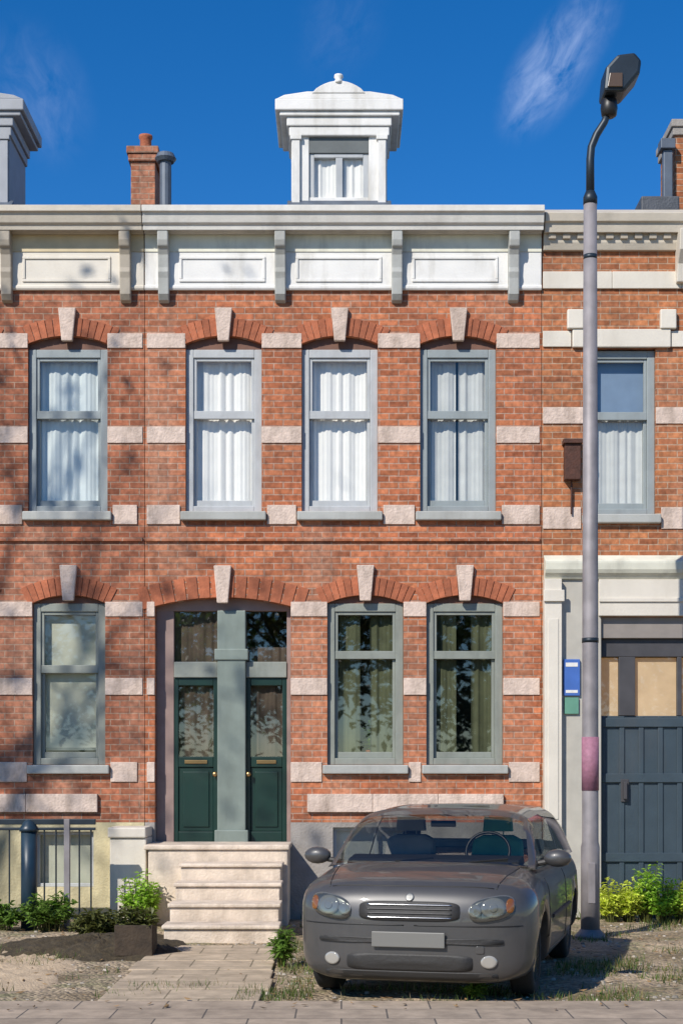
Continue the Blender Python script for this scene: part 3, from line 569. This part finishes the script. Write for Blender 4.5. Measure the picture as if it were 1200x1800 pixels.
MB().box(X(1096),X(1102),yd-.06,yd-.0125,Z(1405),Z(1375)).box(X(1092),X(1106),yd-.02,yd-.0125,Z(1410),Z(1370)).build('pull_handle',M['darktrim'],GD,bevel=.004)
# rusty box on the wall
tag(MB().box(X(990),X(1017),-.13,-.0005,Z(846),Z(784)).box(X(987),X(1020),-.16,-.0005,Z(784)+.001,Z(776)).tube([(X(1003),-.04,Z(846)),(X(1003),-.04,Z(905))],.012,8).build('junction_box',M['rust'],bevel=.008),'rusty brown junction box fixed to the orange brick wall beside the upper window','junction box')
sg=thing('wall_sign','small blue and green enamel sign beside the cream pilaster','sign',(X(1003),-.05,Z(1258)))
MB().box(X(988),X(1017),-.085,-.052,Z(1224),Z(1160)).build('blue_plate',M['blue'],sg,bevel=.006)
MB().box(X(990),X(1015),-.08,-.052,Z(1256),Z(1227)).build('green_plate',M['green'],sg,bevel=.006)
MB().box(X(992),X(1013),-.088,-.0855,Z(1173),Z(1166)).box(X(992),X(1013),-.088,-.0855,Z(1219),Z(1214)).build('border_line',M['white'],sg)

def leaf(mb,p,d,l,wd,droop=.3):
    d=d.normalized(); u=d.cross(Vector((0,0,1)))
    if u.length<.1: u=Vector((1,0,0))
    u.normalize(); u=(u+Vector((random.uniform(-.5,.5),random.uniform(-.5,.5),random.uniform(-.5,.5)))*.6).normalized()
    m_=p+d*l*.5; e=p+d*l-Vector((0,0,droop*l))
    mb.add([p,m_+u*wd,e,m_-u*wd],[(0,1,2,3)])
# pot plants standing inside the ground-floor windows
def houseplant(px_,zb,h,label,m):
    xx,yy=X(px_),.33
    t=thing('houseplant',label,'house plant',(xx,yy,zb))
    MB().lathe([(.06,0),(.085,.14),(.09,.15),(.075,.15)],(xx,yy,zb),n=16).build('pot',M['arch'],t,smooth=True)
    mb=MB()
    for k in range(130):
        p=Vector((xx+random.gauss(0,.05),yy+random.gauss(0,.03),zb+.15+random.random()*h)); leaf(mb,p,Vector((random.gauss(0,1),random.gauss(0,.5),random.uniform(0,1))),.09,.02)
    mb.build('foliage',m,t,recalc=False)
houseplant(655,lo[0][2]+.02,.3,'potted plant inside the ground floor window right of the green door',M['leafbright'])
MB().box(X(640),X(670),.22,.44,lo[0][2]-.02,lo[0][2]+.015).build('inner_ledge',M['greypaint'],H)

# ================= street lamp
yp=-2.0; xp=X(1037,yp)
LP=thing('street_lamp','tall grey lamp post with dark tilted lantern behind the charcoal car','street lamp',(xp,yp,0))
zt=Z(262,yp); zm_=Z(352,yp)
MB().tube([(xp,yp,0),(xp,yp,.9),(xp,yp,.95),(xp,yp,3.5),(xp,yp,zm_)],[.095,.093,.082,.078,.066],18).build('pole',M['pole'],LP,smooth=True)
MB().lathe([(.15,0),(.15,.03),(.12,.06),(.1,.09)],(xp,yp,.0)).build('base_collar',M['pole'],LP,smooth=True)
MB().box(xp-.035,xp+.035,yp-.1,yp-.085,.35,.75).build('access_door',M['pole'],LP,bevel=.004)
MB().lathe([(.07,-.04),(.07,.03),(.045,.09)],(xp,yp,zm_)).tube([(xp,yp,zm_+.05),(xp,yp,zt-.1),(xp+.01,yp,zt+.02),(X(1048,yp),yp,Z(236,yp)),(X(1062,yp),yp,Z(214,yp)),(X(1068,yp),yp,Z(196,yp))],[.042,.04,.038,.038,.036,.035],12).build('arm',M['iron'],LP,smooth=True)
xh=X(1070,yp)
MB().lathe([(.05,0),(.075,.02),(.085,.09),(.075,.17),(.05,.19)],(xh,yp,Z(206,yp)),n=16).build('clamp',M['black'],LP,smooth=True)
Lh=MB().extr([(X(1056,yp),Z(172,yp)),(X(1092,yp),Z(172,yp)),(X(1119,yp),Z(140,yp)),(X(1122,yp),Z(118,yp)),(X(1110,yp),Z(104,yp)),(X(1080,yp),Z(108,yp)),(X(1060,yp),Z(130,yp))],yp-.17,yp+.17,'y').build('lantern',M['iron'],LP,bevel=.03)
MB().extr([(X(1062,yp),Z(166,yp)),(X(1088,yp),Z(166,yp)),(X(1088,yp),Z(142,yp)),(X(1066,yp),Z(142,yp))],yp-.185,yp-.171,'y').build('lens_frame',mat('brown_glass',(.10,.065,.04),.25),Lh,bevel=.005)
MB().tube([(xp,yp,Z(1296,yp)),(xp,yp,Z(1390,yp))],.0855,20).build('sticker',M['pink'],LP,smooth=True)
MB().tube([(xp,yp,Z(448,yp)),(xp,yp,Z(456,yp))],.068,18).tube([(xp,yp,Z(1122,yp)),(xp,yp,Z(1130,yp))],.083,18).build('strap',M['iron'],LP,smooth=True)

# ================= railing at the left
yr=-1.1
RL=thing('railing','dark iron railing with a thick navy post in front of the left house','railing',(X(40,yr),yr,0))
r=MB().box(X(-330,yr),X(168,yr),yr-.025,yr+.025,Z(1450,yr),Z(1440,yr)).box(X(-330,yr),X(168,yr),yr-.02,yr+.02,Z(1460,yr),Z(1455,yr)); r.build('top_rail',M['iron'],RL,bevel=.006)
MB().box(X(-330,yr),X(168,yr),yr-.015,yr+.015,.12,.15).build('bottom_rail',M['iron'],RL)
b=MB()
for i in range(24):
    q=160-i*20.5
    if abs(q-51)<16: continue
    MB().tube([(X(q,yr),yr,.0),(X(q,yr),yr,Z(1460,yr))],.009,6).build('bar',M['iron'],RL)
MB().tube([(X(51,yr),yr,0),(X(51,yr),yr,Z(1462,yr))],.085,16).lathe([(.1,0),(.105,.03),(.08,.06),(.06,.1),(.02,.13)],(X(51,yr),yr,Z(1462,yr))).build('post',M['ironblue'],RL,smooth=True)
MB().box(X(118,yr)-.03,X(118,yr)+.03,yr-.03,yr+.03,0,Z(1440,yr)).build('post',M['pole'],RL,bevel=.005)

# ================= car
def car():
    L=3.72; Wm=.885
    def Wd(y):
        f=1; a=.55
        if y<a: f=(1-(1-max(y,0)/a)**3.6)**(1/3.6)*1.0
        b_=.4
        if y>L-b_: f=(1-(1-max(L-y,0)/b_)**2.8)**(1/2.8)
        return Wm*(.02+.98*f)*(1-.02*((y-1.9)/1.9)**2)
    def interp(t,x):
        for (a,b),(c,d) in zip(t[:-1],t[1:]):
            if x<=c: 
                u=(x-a)/(c-a); u=u*u*(3-2*u)*.35+u*.65; return b+(d-b)*u
        return t[-1][1]
    def top(y): return interp([(0,.60),(.03,.73),(.08,.80),(.18,.855),(.42,.905),(.75,.95),(1.0,.955),(2.9,.965),(3.4,.97),(3.62,.93),(3.72,.6)],y)
    wy=(.68,3.05)
    def bot(y): return interp([(0,.30),(.04,.19),(.12,.145),(.3,.14),(3.4,.15),(3.6,.26),(3.72,.4)],y)
    ys=[0,.004,.012,.025,.045,.07,.1,.14,.19,.25,.32]+[.38+.06*i for i in range(52)]+[3.5,3.56,3.61,3.65,3.68,3.7,3.712,3.72]
    body=MB(); nu=26; rings=[]
    for y in ys:
        W_=Wd(y); zt=top(y); zb=bot(y); ring=[]
        for i in range(nu+1):
            a=-math.pi/2+math.pi*i/nu
            ex=2/5.8
            cx=abs(math.cos(a))**ex*W_; cz=(1 if a>0 else -1)*abs(math.sin(a))**ex
            z=(zt+zb)/2+cz*(zt-zb)/2
            # tumblehome and shoulder line
            cx*=1-.05*max(0,(z-.62)/.35)**1.5 if z>.62 else 1-.04*(.62-z)
            if z>.6: z+=.028*(1-(cx/max(W_,.01))**2)
            # wheel arches
            for c in wy:
                r_=.34; dy=y-c
                if abs(dy)<r_ and cx>.52:
                    za=.29+math.sqrt(r_*r_-dy*dy)
                    if z<za: z=za
            ring.append((cx,y,z))
        rings.append(ring)
    for rg in rings:
        for p in rg: body.v.append(p)
        for p in rg[1:-1][::-1]: body.v.append((-p[0],p[1],p[2]))
    m=2*nu
    for j in range(len(rings)-1):
        for i in range(m): body.f.append((j*m+i,j*m+(i+1)%m,(j+1)*m+(i+1)%m,(j+1)*m+i))
    body.f.append(tuple(range(m))[::-1]); body.f.append(tuple((len(rings)-1)*m+i for i in range(m)))
    RT=thing('parked_car','charcoal grey hatchback parked nose first in the front garden','car')
    global FIX; FIX=False
    B=body.build('body',M['car'],RT,smooth=True)
    bvh=BVHTree.FromPolygons([Vector(v) for v in body.v],body.f)
    def hit(x,z):
        h=bvh.ray_cast(Vector((x,-1,z)),Vector((0,1,0)))
        return h[0].y if h[0] else None
    def patch(name,cx,cz,rx,rz,m,off=.008,n=3.2,par=None,skew=0,skirt=.03,rings_=4,seg=32):
        mb=MB(); prev=None; pts=[]
        def pt(r,a,o=0):
            c,s_=math.cos(a),math.sin(a)
            x=cx+rx*r*math.copysign(abs(c)**(2/n),c); z=cz+rz*r*math.copysign(abs(s_)**(2/n),s_)+skew*(x-cx)
            yy=hit(x,z); 
            if yy is None: yy=.3
            return (x,yy-off*(1 if r<1 else 1)+o,z)
        mb.v.append(pt(0,0))
        for k in range(1,rings_+1):
            for i in range(seg): mb.v.append(pt(k/rings_,2*math.pi*i/seg))
        for i in range(seg): mb.v.append(pt(1,2*math.pi*i/seg,skirt))
        for i in range(seg): mb.f.append((0,1+i,1+(i+1)%seg))
        for k in range(rings_):
            for i in range(seg): mb.f.append((1+k*seg+i,1+(k+1)*seg+i,1+(k+1)*seg+(i+1)%seg,1+k*seg+(i+1)%seg))
        return mb.build(name,m,par or RT,smooth=True)
    for s in(-1,1):
        h=patch('headlight',s*.575,.69,.155,.085,M['lensback'],.006,2.6,skew=s*.18)
        patch('lens',s*.59,.697,.085,.07,M['lens'],.016,2.0,par=h); patch('bulb',s*.59,.697,  .03,.03,M['lens'],.019,2,par=h); patch('lens',s*.465,.675,.045,.045,M['lens'],.016,2,par=h); patch('indicator',s*.70,.71,.026,.05,M['amber'],.015,2.5,par=h)
        patch('lens_cover',s*.575,.69,.15,.08,M['carglass'],.024,2.6,par=h,skew=s*.18,skirt=.015)
        patch('fog_lamp',s*.56,.315,.055,.045,M['lens'],.014,2); 
    gr=patch('grille',0,.665,.36,.07,M['carplastic'],.006,5)
    for k in range(4):
        z=.62+k*.03; mb=MB(); pr=[(x/20*.3) for x in range(-20,21)]
        mb.tube([(x,(hit(x,z) or 0)-.012,z) for x in pr],.005,6); mb.build('slat',M['chrome'] if k in(0,3) else M['car'],gr,smooth=True)
    patch('badge',0,.765,.03,.028,M['lensback'],.01,2)
    patch('lower_intake',0,.30,.45,.062,M['carplastic'],.004,6)
    patch('tow_cover',.5,.40,.03,.03,M['car'],.004,5)
    patch('bumper_strip',0,.455,.66,.02,M['carplastic'],.014,8)
    MB().box(-.26,.26,-.035,-.018,.41,.52).build('number_plate',M['platew'],RT,bevel=.006)
    # shut line of the bonnet and wipers
    def topz(x,y):
        h=bvh.ray_cast(Vector((x,y,2)),Vector((0,0,-1))); return h[0].z if h[0] else .9
    mb=MB()
    for s in(-1,1): mb.tube([(s*(.60+.08*t),.13+.6*t,topz(s*(.60+.08*t),.13+.6*t)+.001) for t in [i/14 for i in range(15)]],.004,5)
    mb.tube([(x/14*.58,.13-.03*(1-(x/14)**2),topz(x/14*.58,.13-.03*(1-(x/14)**2))+.001) for x in range(-14,15)],.004,5)
    mb.tube([(x/20*.78,(hit(x/20*.78,.565) or .3)-.002,.565) for x in range(-20,21)],.004,5)
    mb.build('bonnet_seam',M['black'],B,smooth=True)
    # greenhouse
    def rt(y): return interp([(.70,.93),(.74,.96),(1.20,1.285),(1.42,1.35),(2.1,1.375),(3.1,1.36),(3.4,1.27),(3.62,1.0),(3.65,.93)],y)
    ysg=[.70,.72]+[.72+.05*i for i in range(1,58)]+[3.6,3.65]; nn=30; gv=[]
    for y in ysg:
        zt=max(rt(y),.94); hb=.815-.025*((y-2.2)/1.5)**2; rg=[]
        for i in range(nn+1):
            a=math.pi*i/nn; ex=2/6.5
            u=math.copysign(abs(math.cos(a))**ex,math.cos(a)); v=abs(math.sin(a))**ex
            z=.92+(zt-.92)*v; hw=hb-.13*max(0,(z-.92))/.44
            rg.append((u*hw,y+.12*(u*u)*(1 if y<1.4 else 0)*(1.4-y)/.7,z+.02*(1-u*u)*v))
        gv.append(rg)
    gl=MB(); rf=MB(); off=.006
    for rg in gv: gl.v+=rg; rf.v+=rg
    for j in range(len(gv)-1):
        for i in range(nn):
            q=(j*(nn+1)+i,j*(nn+1)+i+1,(j+1)*(nn+1)+i+1,(j+1)*(nn+1)+i)
            c=sum((Vector(gv[0][0])*0+Vector(gl.v[t]) for t in q),Vector())/4
            hb=.815-.13*(c.z-.92)/.44; e=abs(c.x)/hb; ytop=rt(c.y)
            side=e>.93 and c.z<ytop-.035
            pill=any(abs(c.y-p)<.035 for p in (2.3,)) or c.y>3.40 or c.y<.90+(c.z-.93)*1.45
            if c.y<1.28 and not side: g_=e<.91
            elif c.y>3.4 and not side: g_=e<.8 and c.z>1.0
            elif side: g_= not pill and .965<c.z
            else: g_=False
            (gl if g_ else rf).f.append(q)
    gl.build('windows',M['carglass'],RT,smooth=True); rf.build('roof',M['car'],RT,smooth=True)
    for sx_ in(-.36,.36):
        q=MB(); q.extr([(-.22,.86),(.22,.86),(.20,1.1),(.12,1.14),(-.12,1.14),(-.20,1.1)],0,.11,'y'); q.v=[(x+sx_,y+1.75+(z-.86)*.3,z) for x,y,z in q.v]
        q.build('seat',M['greenseat'] if sx_>0 else M['seat'],RT,bevel=.03)
        q=MB(); q.extr([(-.12,1.17),(.12,1.17),(.11,1.29),(-.11,1.29)],0,.08,'y'); q.v=[(x+sx_,y+1.84,z) for x,y,z in q.v]; q.box(sx_-.05,sx_-.04,1.86,1.87,1.1,1.18).box(sx_+.04,sx_+.05,1.86,1.87,1.1,1.18)
        q.build('headrest',M['greenseat'] if sx_>0 else M['seat'],RT,bevel=.02)
    MB().box(-.6,.6,2.98,3.08,.86,1.06).build('rear_seat',M['seat'],RT,bevel=.03)
    MB().extr([(.84,.93),(.92,.985),(1.12,1.01),(1.2,.98),(1.2,.90),(.84,.90)],-.66,.66,'x').build('dashboard',M['carplastic'],RT,bevel=.01)
    pts=[(.36+.17*math.cos(a),1.32+.05*math.sin(a),1.03+.15*math.sin(a)) for a in [i*2*math.pi/28 for i in range(29)]]
    MB().tube(pts,.012,6,caps=False).build('steering_wheel',M['black'],RT,smooth=True)
    MB().box(-.10,.10,1.36,1.38,1.22,1.27).build('rear_view_mirror',M['black'],RT,bevel=.008)

    # mirrors
    for s in(-1,1):
        q=MB(); 
        q.lathe([(.02,-.07),(.075,-.05),(.085,0),(.08,.05),(.07,.06)],(0,0,0),n=16,axis='y')
        q.v=[(x*1.25+s*.93,y*.8+1.02,z*.8+1.0) for x,y,z in q.v]; mo=q.build('mirror',M['car'],RT,smooth=True)
        MB().tube([(s*.74,1.02,.95),(s*.86,1.02,.975)],.022,8).build('mirror_arm',M['carplastic'],mo)
        MB().tube([(s*.28+.02,.76,.975),(s*.28+.30,.84,1.0)],.007,6).build('wiper',M['black'],RT)
    for c in wy:
        for s in(-1,1):
            T_=MB().lathe([(.19,s*.65),(.27,s*.645),(.292,s*.665),(.295,s*.70),(.295,s*.77),(.288,s*.80),(.262,s*.815),(.2,s*.812),(.19,s*.79)],(0,c,.295),n=36,axis='x').build('wheel',M['rubber'],RT,smooth=True)
            rm=MB().lathe([(.0,s*.78),(.04,s*.80),(.05,s*.785),(.17,s*.775),(.195,s*.81)],(0,c,.295),n=30,axis='x')
            rm.build('rim',M['chrome'],T_,smooth=True)
    patch('valance',0,.20,.62,.035,M['carplastic'],.004,8)
    MB().box(-.6,.6,.5,3.4,.21,.34).build('underbody',M['carplastic'],RT)
    # seats behind the glass are not seen; door seams on the flanks
    def sx(y,z,s):
        h=bvh.ray_cast(Vector((s*2,y,z)),Vector((-s,0,0))); return h[0].x if h[0] else s*.8
    for s in(-1,1):
        mb=MB()
        for y in (1.0,2.2): mb.tube([(sx(y,z,s)+s*.001,y,z) for z in [.3+.055*i for i in range(11)]],.004,5)
        mb.tube([(sx(1.0+i*.055,.3,s)+s*.001,1.0+i*.055,.3) for i in range(22)],.004,5); mb.build('door_seam',M['black'],B)
        MB().box(s*.80,s*.835,2.1,2.25,.80,.825).build('door_handle',M['car'],B,bevel=.006)
        MB().tube([(sx(1.15+i*.1,.55,s)+s*.004,1.15+i*.1,.55) for i in range(14)],.016,6).build('rubbing_strip',M['carplastic'],B)
    FIX=True
    RT.scale=(1,1,.985); RT.location=(.47,-6.38,0); RT.rotation_euler=(0,0,R(-14))
    return RT
car()

# ================= plants
def plant(name,label,cat,x,y,r,h,n,m,group=None,lw=.018,ll=.09,par=True):
    t=thing(name,label,cat,(x,y,0),group); mb=MB(); stm=MB()
    for k in range(max(5,int(n/26))):
        a=random.uniform(0,6.28); rr=r*math.sqrt(random.random()); bx,by=x+rr*math.cos(a)*.35,y+rr*math.sin(a)*.35
        tip=Vector((x+rr*math.cos(a),y+rr*math.sin(a),h*random.uniform(.55,1.08)*(1-.35*(rr/r)**2)))
        b0=Vector((bx,by,0)); mid=(b0+tip)/2+Vector((0,0,.06))
        stm.tube([b0,mid,tip],[.006,.004,.002],5)
        for j in range(26):
            t_=random.uniform(.25,1.03); p=(b0*(1-t_)**2+mid*2*t_*(1-t_)+tip*t_*t_)
            d=Vector((random.gauss(0,1),random.gauss(0,1),random.uniform(-.1,.9)))
            leaf(mb,p,d,ll*random.uniform(.6,1.3),lw*random.uniform(.7,1.4))
    mb.build('foliage',m,t,recalc=False); stm.build('stem',M['leafolive'],t)
    return t
random.seed(11)
gp='plants in the front gardens'
yy=-.95
plant('shrub','bright green shrub beside the left of the stoop','shrub',X(248,yy),yy,.24,.58,1300,M['leafbright'],gp,lw=.015,ll=.07)
plant('shrub','low mid green shrub at the foot of the railing post','shrub',X(88,-1.3),-1.3,.32,.36,1200,M['leafmid'],gp)
plant('shrub','dull green shrub under the left cellar window, nearest the left edge','shrub',X(4,-1.3),-1.3,.22,.3,600,M['leafmid'],gp)
plant('shrub','olive trailing shrub between the railing and the bright green shrub','shrub',X(178,-2.2),-2.2,.3,.3,900,M['leafolive'],gp)
for px_,py_,h_,r_,mm,lb in ((1076,-.45,.46,.2,'leafyellow','lime yellow plant right of the lamp post, leftmost of its row'),(1106,-.4,.48,.18,'leafyellow','lime plant left of the tall green one before the blue grey door'),(1136,-.35,.72,.17,'leafbright','tall bright green plant in the middle of the row before the blue grey door'),(1168,-.45,.48,.2,'leafbright','green plant right of the tall one before the blue grey door'),(1202,-.4,.52,.2,'leafyellow','lime plant at the right edge before the blue grey door')):
    plant('garden_plant',lb,'plant',X(px_,py_),py_,r_,h_,900,M[mm],gp,lw=.014,ll=.075)
plant('weed','green weed tuft at the left front corner of the car','weed',X(494,-4.3),-4.3,.12,.34,420,M['leafmid'],gp,lw=.012,ll=.1)
plant('weed','dark weed tuft under the nose of the car','weed',X(834,-6.15),-6.15,.10,.12,260,M['leafmid'],gp,lw=.01,ll=.07)
# flower bed, soil heap
def heap(name,cx,cy,rx,ry,h,m):
    mb=MB(); n=64; k=14
    mb.v.append((cx,cy,h))
    for j in range(1,k+1):
        for i in range(n):
            a=6.283*i/n; r=j/k; z=h*(1-r*r)+random.uniform(-.022,.022)*(1 if j<k else 0)
            if j==k: z=-.03
            ir=1+.12*math.sin(3*a+cx)+.09*math.sin(7*a)+.05*math.sin(13*a+1); mb.v.append((cx+rx*r*math.cos(a)*ir,cy+ry*r*math.sin(a)*ir,z))
    for i in range(n): mb.f.append((0,1+i,1+(i+1)%n))
    for j in range(k-1):
        for i in range(n): mb.f.append((1+j*n+i,1+(j+1)*n+i,1+(j+1)*n+(i+1)%n,1+j*n+(i+1)%n))
    return mb.build(name,m,smooth=True)
tag(heap('soil_bed',X(175,-3.0),-3.0,.95,1.0,.12,M['soil']),'mound of dark soil in the left garden','soil bed')
struct(heap('sand_patch',X(-20,-4.4),-4.4,.75,1.7,.03,mat('pale_sand',(.50,.38,.25),.95,var=.15,vscale=9,bump=.5,bscale=50)))
# timber edging/planter: weathered box by the soil
yb=-3.6
PB=thing('planter','low dark brown wooden planter on the soil left of the path','planter',(X(238,yb),yb,0))
a,b=X(206,yb),X(272,yb)
MB().box(a,b,yb-.17,yb-.145,.03,.30).box(a,b,yb+.145,yb+.17,.03,.30).box(a,a+.025,yb-.144,yb+.144,.03,.30).box(b-.025,b,yb-.144,yb+.144,.03,.30).build('boards',mat('dark_weathered_wood',(.045,.03,.018),.85,var=.3,vscale=12,bump=.4),PB,bevel=.006)
MB().box(a+.026,b-.026,yb-.143,yb+.143,.03,.26).build('soil',M['soil'],PB)
mb=MB()
for k in range(420):
    p=Vector((random.uniform(a,b),random.uniform(yb-.15,yb+.15),random.uniform(.26,.42))); leaf(mb,p,Vector((random.gauss(0,1),random.gauss(0,1),random.uniform(0,1))),.08,.014)
mb.build('foliage',M['leafolive'],PB,recalc=False)
# grass
random.seed(21); gb=MB(); db=MB()
def noise2(x,y): return math.sin(x*1.9+.7)*math.sin(y*2.3+x)+.5*math.sin(x*5.1-y*3.7)+.3*math.sin(9*y+4*x)
cnt=0
for k in range(60000):
    x=random.uniform(-3.2,4.2); y=random.uniform(-6.4,-.1)
    if -1.8<x<-.5 and y>-5.5: continue
    q=noise2(x,y)+ (1.0 if (-.75<x<-.2 and y<-2.5) else 0)+(1.1 if (-6.4<y<-5.55 and .0<x<2.2) else 0)+(.5 if x>1.8 and y<-4 else 0)
    if q<random.uniform(.35,1.5): continue
    if -5.5<y<-2.0 and -.1+(y+5.7)*.23<x<1.45+(y+5.7)*.23 : continue
    h=random.uniform(.025,.085); w_=.0045; a=random.uniform(0,3.14); dx,dy=math.cos(a)*w_,math.sin(a)*w_; lx,ly=random.gauss(0,.35)*h,random.gauss(0,.35)*h
    (gb if random.random()<.7 else db).add([(x-dx,y-dy,0),(x+dx,y+dy,0),(x+lx,y+ly,h)],[(0,1,2)])
struct(gb.build('grass',M['grass'],recalc=False),'stuff'); struct(db.build('dry_grass',M['dry'],recalc=False),'stuff')
random.seed(33); wb=MB()
for k in range(2600):
    x=random.uniform(-4.2,4.2)
    if -1.9<x<-.5: continue
    if math.sin(x*7)+math.sin(x*17+1)<random.uniform(-.6,1.6): continue
    y=-.05-abs(random.gauss(0,.09)); h=random.uniform(.03,.16); a=random.uniform(0,6.28); w_=.006
    wb.add([(x-w_*math.cos(a),y-w_*math.sin(a),0),(x+w_*math.cos(a),y+w_*math.sin(a),0),(x+random.gauss(0,.3)*h,y-abs(random.gauss(0,.3))*h,h)],[(0,1,2)])
struct(wb.build('wall_foot_grass',M['grass'],recalc=False),'stuff')
# fallen leaves and pebbles
lb=MB()
for k in range(900):
    x=random.uniform(-3.5,4.2); y=random.uniform(-6.9,-.2)
    p=Vector((x,y,.045 if y<-6.4 else .022)); a=random.uniform(0,6.28); l=random.uniform(.015,.04)
    d=Vector((math.cos(a),math.sin(a),0)); u=Vector((-d.y,d.x,random.uniform(-.3,.3)))
    lb.add([p,p+d*l+u*l*.4,p+d*l*2+Vector((0,0,.01)),p+d*l-u*l*.4],[(0,1,2,3)])
struct(lb.build('fallen_leaves',mat('dead_leaf',(.20,.12,.05),.8,island=.6),recalc=False),'stuff')
sb=MB()
for k in range(700):
    x=random.uniform(-3.5,4.2); y=random.uniform(-6.4,-.2); r=random.uniform(.006,.024)
    n0=len(sb.v); vs=[Vector((math.cos(a_)*r*random.uniform(.8,1.2),math.sin(a_)*r*random.uniform(.7,1.1),0)) for a_ in [i*1.047 for i in range(6)]]
    sb.add([Vector((x,y,.0))+v for v in vs]+[Vector((x,y,r*.7))+v*.6 for v in vs],[(0,1,2,3,4,5),(11,10,9,8,7,6)]+[(i,(i+1)%6,6+(i+1)%6,6+i) for i in range(6)])
struct(sb.build('pebbles',mat('pebble',(.34,.30,.25),.9,island=.5)),'stuff')

# ================= trees across the street (seen in the window glass, and as shade)
def tree(x,y,h,cr,ch,n,m,label,ls=.22,nb=9,trunk=.2):
    t=thing('street_tree',label,'tree',(x,y,0),'street trees opposite the houses')
    tb=MB(); tb.tube([(x,y,0),(x+.05,y,h*.25),(x-.05,y+.05,h*.5),(x,y,h*.82)],[trunk,trunk*.8,trunk*.6,trunk*.2],10)
    cl=[]
    for k in range(nb):
        a=k*2.4+random.uniform(-.3,.3); z0=h*random.uniform(.35,.7); rr=cr*random.uniform(.55,1)
        e=Vector((x+rr*math.cos(a),y+rr*math.sin(a),h-ch*random.uniform(.15,.8)))
        b0=Vector((x,y,z0)); mid=(b0+e)/2+Vector((0,0,-.2)); tb.tube([b0,mid,e],[trunk*.4,trunk*.25,.02],6)
        for j in range(4):
            e2=e+Vector((random.gauss(0,1),random.gauss(0,1),random.gauss(0,.6)))*cr*.25; tb.tube([mid.lerp(e,.5),e2],[.03,.008],5); cl.append(e2)
        cl.append(e)
    tb.build('trunk',M['bark'],t,smooth=True)
    mb=MB()
    for k in range(n):
        c=random.choice(cl); p=c+Vector((random.gauss(0,1),random.gauss(0,1),random.gauss(0,.75)))*cr*.22
        leaf(mb,p,Vector((random.gauss(0,1),random.gauss(0,1),random.gauss(0,.6))),ls*random.uniform(.6,1.3),ls*.28)
    mb.build('crown',m,t,recalc=False)
random.seed(5)
tree(-11.6,-9.2,15.4,3.3,3.9,480,M['leafmid'],'tall sparse street tree at the left whose shadow falls on the left house',ls=.2,nb=18,trunk=.16)
for x,y,h,mm,l in ((-7,-33,9,'leafmid','leafy tree across the road, opposite the left house'),(-1,-35,10,'leafolive','olive green tree across the road, opposite the green door'),(4.5,-32,8.5,'leafdark','dark green tree across the road, opposite the car'),(10,-34,9.5,'leafmid','leafy tree across the road, opposite the shopfront')):
    tree(x,y,h,3.2,h*.8,3500,M[mm],l,ls=.42,nb=14,trunk=.25)
